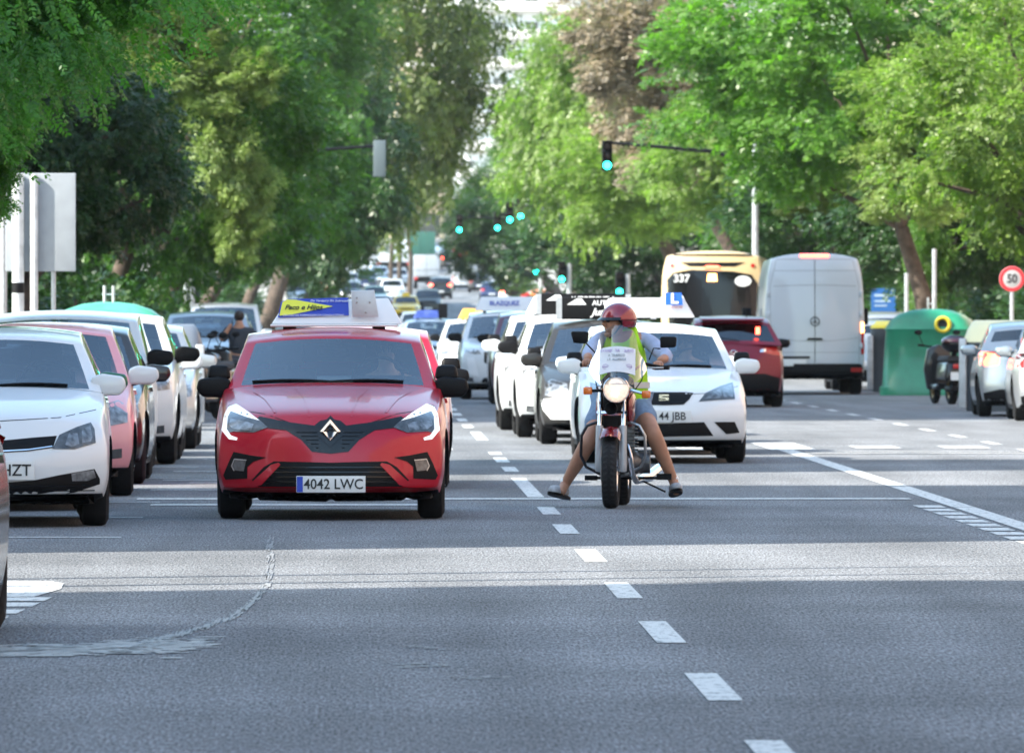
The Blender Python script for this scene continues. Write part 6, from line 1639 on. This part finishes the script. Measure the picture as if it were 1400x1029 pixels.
# palm-like thin trunks far up the left
for i, (px, py, y, hh) in enumerate(((533, 300, 640, 6), (545, 292, 655, 6.5), (560, 300, 670, 6))):
    x = (px - 500) * y / 12000
    t = thing('palm_tree', ['far palm with a thin trunk, left of three', 'far palm with a thin trunk, middle of three', 'far palm with a thin trunk, right of three'][i], 'palm tree', (x, y, g(y)), 0, 'far palms')
    k = MB(); k.tube([(0, 0, 0), (.1, 0, hh * .5), (.3 - .3 * i, 0, hh)], [.22, .16, .14], 8); k.build('trunk', M_BARK, t)
    k = MB(); r = random.Random(i)
    for a in range(26):
        th = a * 2.4; el = r.uniform(-.5, 1.0); vs = []
        dx, dy = math.cos(th), math.sin(th); ox = .3 - .3 * i
        for s_ in range(6):
            u = s_ / 5; rr = 1.7 * u; z = hh + .3 + math.sin(el) * rr - .9 * u * u; w_ = .16 * (1 - u * .8)
            vs += [(ox + dx * rr - dy * w_, dy * rr + dx * w_, z - .05), (ox + dx * rr + dy * w_, dy * rr - dx * w_, z)]
        k.add(vs, [(2 * j, 2 * j + 1, 2 * j + 3, 2 * j + 2) for j in range(5)])
    k.build('crown', LO, t)
# hedge and shrubs closing the ground line behind the parked cars
def hedge(label, x, y0, y1, h, m, n):
    t = thing('hedge', label, 'hedge', (x, (y0 + y1) / 2, 0))
    r3 = (.8, (y1 - y0) / 2, h / 2)
    me, _ = crown_mesh(int(y0), r3, n, 40, 8, .14, .55, .1, .5, sprig=.3, lw=.33)
    c = link('foliage', me, t, m); c.location = (0, 0, h / 2 + .15)
    k = MB()
    r = random.Random(int(y0))
    for i in range(10): yy = r.uniform(y0, y1) - (y0 + y1) / 2; k.tube([(0, yy, 0), (r.uniform(-.2, .2), yy, h * .8)], .03, 5)
    k.build('stems', M_BARK, t)
hedge('low bushes under the left street trees, beyond the parked cars', -5.7, 165, 290, 2.3, LD, 300)
hedge('far bushes under the left street trees', -5.6, 295, 430, 2.6, LD, 260)
hedge('hedge behind the left sign board and parked cars', -8.2, 150, 205, 3.4, LD, 260)
hedge('hedge behind the right hand parked cars', 17.5, 205, 260, 3.2, LD, 260)
hedge('far shrubs behind the bus', 17.0, 270, 340, 4.0, LD, 240)

# ------------------------------------------------------------------ buildings
def facade_mat(name, wall, win=(.03, .035, .045), sx=3.2, sz=3.1):
    m = bpy.data.materials.new(name); m.use_nodes = True; n = m.node_tree; b = n.nodes['Principled BSDF']
    tc = n.nodes.new('ShaderNodeTexCoord'); t = n.nodes.new('ShaderNodeTexNoise'); t.inputs['Scale'].default_value = .6; t.inputs['Detail'].default_value = 8; n.links.new(tc.outputs['Object'], t.inputs[0])
    r = n.nodes.new('ShaderNodeMapRange'); r.inputs[3].default_value = .85; r.inputs[4].default_value = 1.12; n.links.new(t.outputs['Fac'], r.inputs[0])
    v = n.nodes.new('ShaderNodeVectorMath'); v.operation = 'SCALE'; v.inputs[0].default_value = wall; n.links.new(r.outputs[0], v.inputs['Scale']); n.links.new(v.outputs[0], b.inputs['Base Color']); b.inputs['Roughness'].default_value = .85
    return m
M_WIN = mat('window_dark', (.03, .04, .05), .1, 0, .5)
def building(label, x0, x1, y0, y1, h, wall, detail='front', z0=None):
    z = g(y0) if z0 is None else z0
    t = thing('apartment_building', label, 'building', ((x0 + x1) / 2, y0, z - .1))
    w, d = x1 - x0, y1 - y0; k = MB(); k.box(-w / 2, w / 2, 0, d, 0, h); k.build('wall', facade_mat('render_' + str(len(bpy.data.materials)), wall), t)
    k = MB(); k.box(-w / 2 - .2, w / 2 + .2, -.2, d + .2, h, h + .35); k.build('cornice', mat('cornice', (.5, .47, .42), .8), t)
    nf = int((h - 4) / 3.1)
    base = MB(); base.box(-.7, .7, -.02, .1, 0, 1.7); src = None; bal = None
    if detail == 'front':
        cols = int(w / 3.2)
        for f in range(nf):
            zz = 4.2 + f * 3.1
            for c_ in range(cols):
                if nf * cols > 110 and (f + c_) % 1: continue
                if src is None:
                    src = base.build('window', M_WIN, t); sb3 = MB(); sb3.box(-.78, .78, -.06, -.02, -.08, 0); sb3.box(-.78, -.70, -.05, -.02, 0, 1.7); sb3.box(.70, .78, -.05, -.02, 0, 1.7); sb3.box(-.03, .03, -.05, -.02, 0, 1.7)
                    sb3.build('window_frame', M_WHITE, src); o = src
                else: o = copy_tree(src, t)
                o.location = (-w / 2 + (c_ + .5) * w / cols, 0, zz)
            bk = MB(); bk.box(-w / 2 + 1, w / 2 - 1, -1.2, -.0, zz - .25, zz - .08); bk.box(-w / 2 + 1, w / 2 - 1, -1.2, -1.15, zz - .08, zz + .85); bk.build('balcony', mat('balcony_' , (.55, .53, .5), .8), t)
        bk = MB(); bk.box(-w / 2 + .6, w / 2 - .6, -.06, -.01, .2, 2.9); bk.build('shop_window', M_WIN, t)
        bk = MB(); bk.box(-w / 2 + .5, w / 2 - .5, -1.4, 0, 3.0, 3.2); bk.build('awning', mat('awning', (.5, .42, .3), .8), t)
    else:                                                   # windows on the street side
        sgn = 1 if x0 < 0 else -1; src2 = None
        nwin = max(1, int(d / 5))
        for f in range(nf):
            zz = 4.2 + f * 3.1
            if nf * nwin > 95 and f % 2: continue
            for c_ in range(nwin):
                if src2 is None:
                    kb = MB(); kb.box(-.04, .02, -.8, .8, 0, 1.7); src2 = kb.build('window', M_WIN, t); o = src2
                else: o = src2.copy(); COL.objects.link(o); o.parent = t
                o.location = (sgn * (w / 2 + .012), (c_ + .5) * d / nwin, zz)
        kb = MB(); kb.box(sgn * w / 2 - .02 if sgn > 0 else -w / 2 - .05, sgn * w / 2 + .05 if sgn > 0 else -w / 2 + .02, .5, d - .5, .3, 3.0); kb.build('shop_window', M_WIN, t)
    return t
# left row: unseen blocks added as shadow casters, gaps spaced for the sunlit bands
BX0 = -14.0; sh = math.tan(R(SUN_TURN)) * (1.0 - BX0)
def gap(y): return y - sh
def gap0(y): return y - math.tan(R(SUN_TURN)) * 27
GB = [(-70, gap0(50.3), 26, (.55, .48, .38)), (gap(58.6), gap0(79.3), 25, (.5, .4, .33)), (gap(85), gap0(93.5), 25, (.45, .44, .42)), (gap(126), 168, 24, (.56, .5, .42))]
names_ = ['ochre apartment block left of the road beside the camera', 'terracotta apartment block after the first side street on the left', 'narrow grey block between two gaps on the left', 'cream apartment block left of the road beyond the wide gap']
for i, (a, b, h, cl) in enumerate(GB):
    building(names_[i], BX0 - 12, BX0, a, b, h, cl, 'side')
building('long pale block far along the left side, behind the trees', -30, -17, 430, 620, 24, (.6, .55, .47), 'side')
building('long sandy block along the right side, behind the trees', 27, 42, 250, 470, 26, (.5, .42, .33), 'side')
building('brick coloured block along the right side near the camera', 26, 40, -40, 230, 24, (.42, .3, .24), 'side')
building('tall cream building with balconies at the head of the avenue, left part', -24, 2, 1020, 1035, 40, (.72, .62, .48), 'front')
building('white building with balconies showing in the gap between the trees', 9.5, 24, 980, 995, 46, (.74, .74, .74), 'front')
building('sand coloured building left of the white one at the head of the avenue', 2.6, 9.0, 1000, 1015, 36, (.74, .60, .42), 'front')
building('grey building closing the right side of the avenue', 24.5, 48, 990, 1005, 36, (.5, .48, .46), 'front')

# ------------------------------------------------------------------ warm summer haze over the avenue
k = MB(); k.box(-62, 62, -85, 1060, -1.2, 62)
hz = k.build('haze', None, None); hz.data.materials.clear()
m = bpy.data.materials.new('haze'); m.use_nodes = True; n = m.node_tree; n.nodes.remove(n.nodes['Principled BSDF'])
pv = n.nodes.new('ShaderNodeVolumePrincipled'); pv.inputs['Density'].default_value = .00007; pv.inputs['Color'].default_value = (.92, .96, 1, 1); pv.inputs['Anisotropy'].default_value = .2
n.links.new(pv.outputs[0], n.nodes['Material Output'].inputs['Volume']); hz.data.materials.append(m)
hz['kind'] = 'stuff'
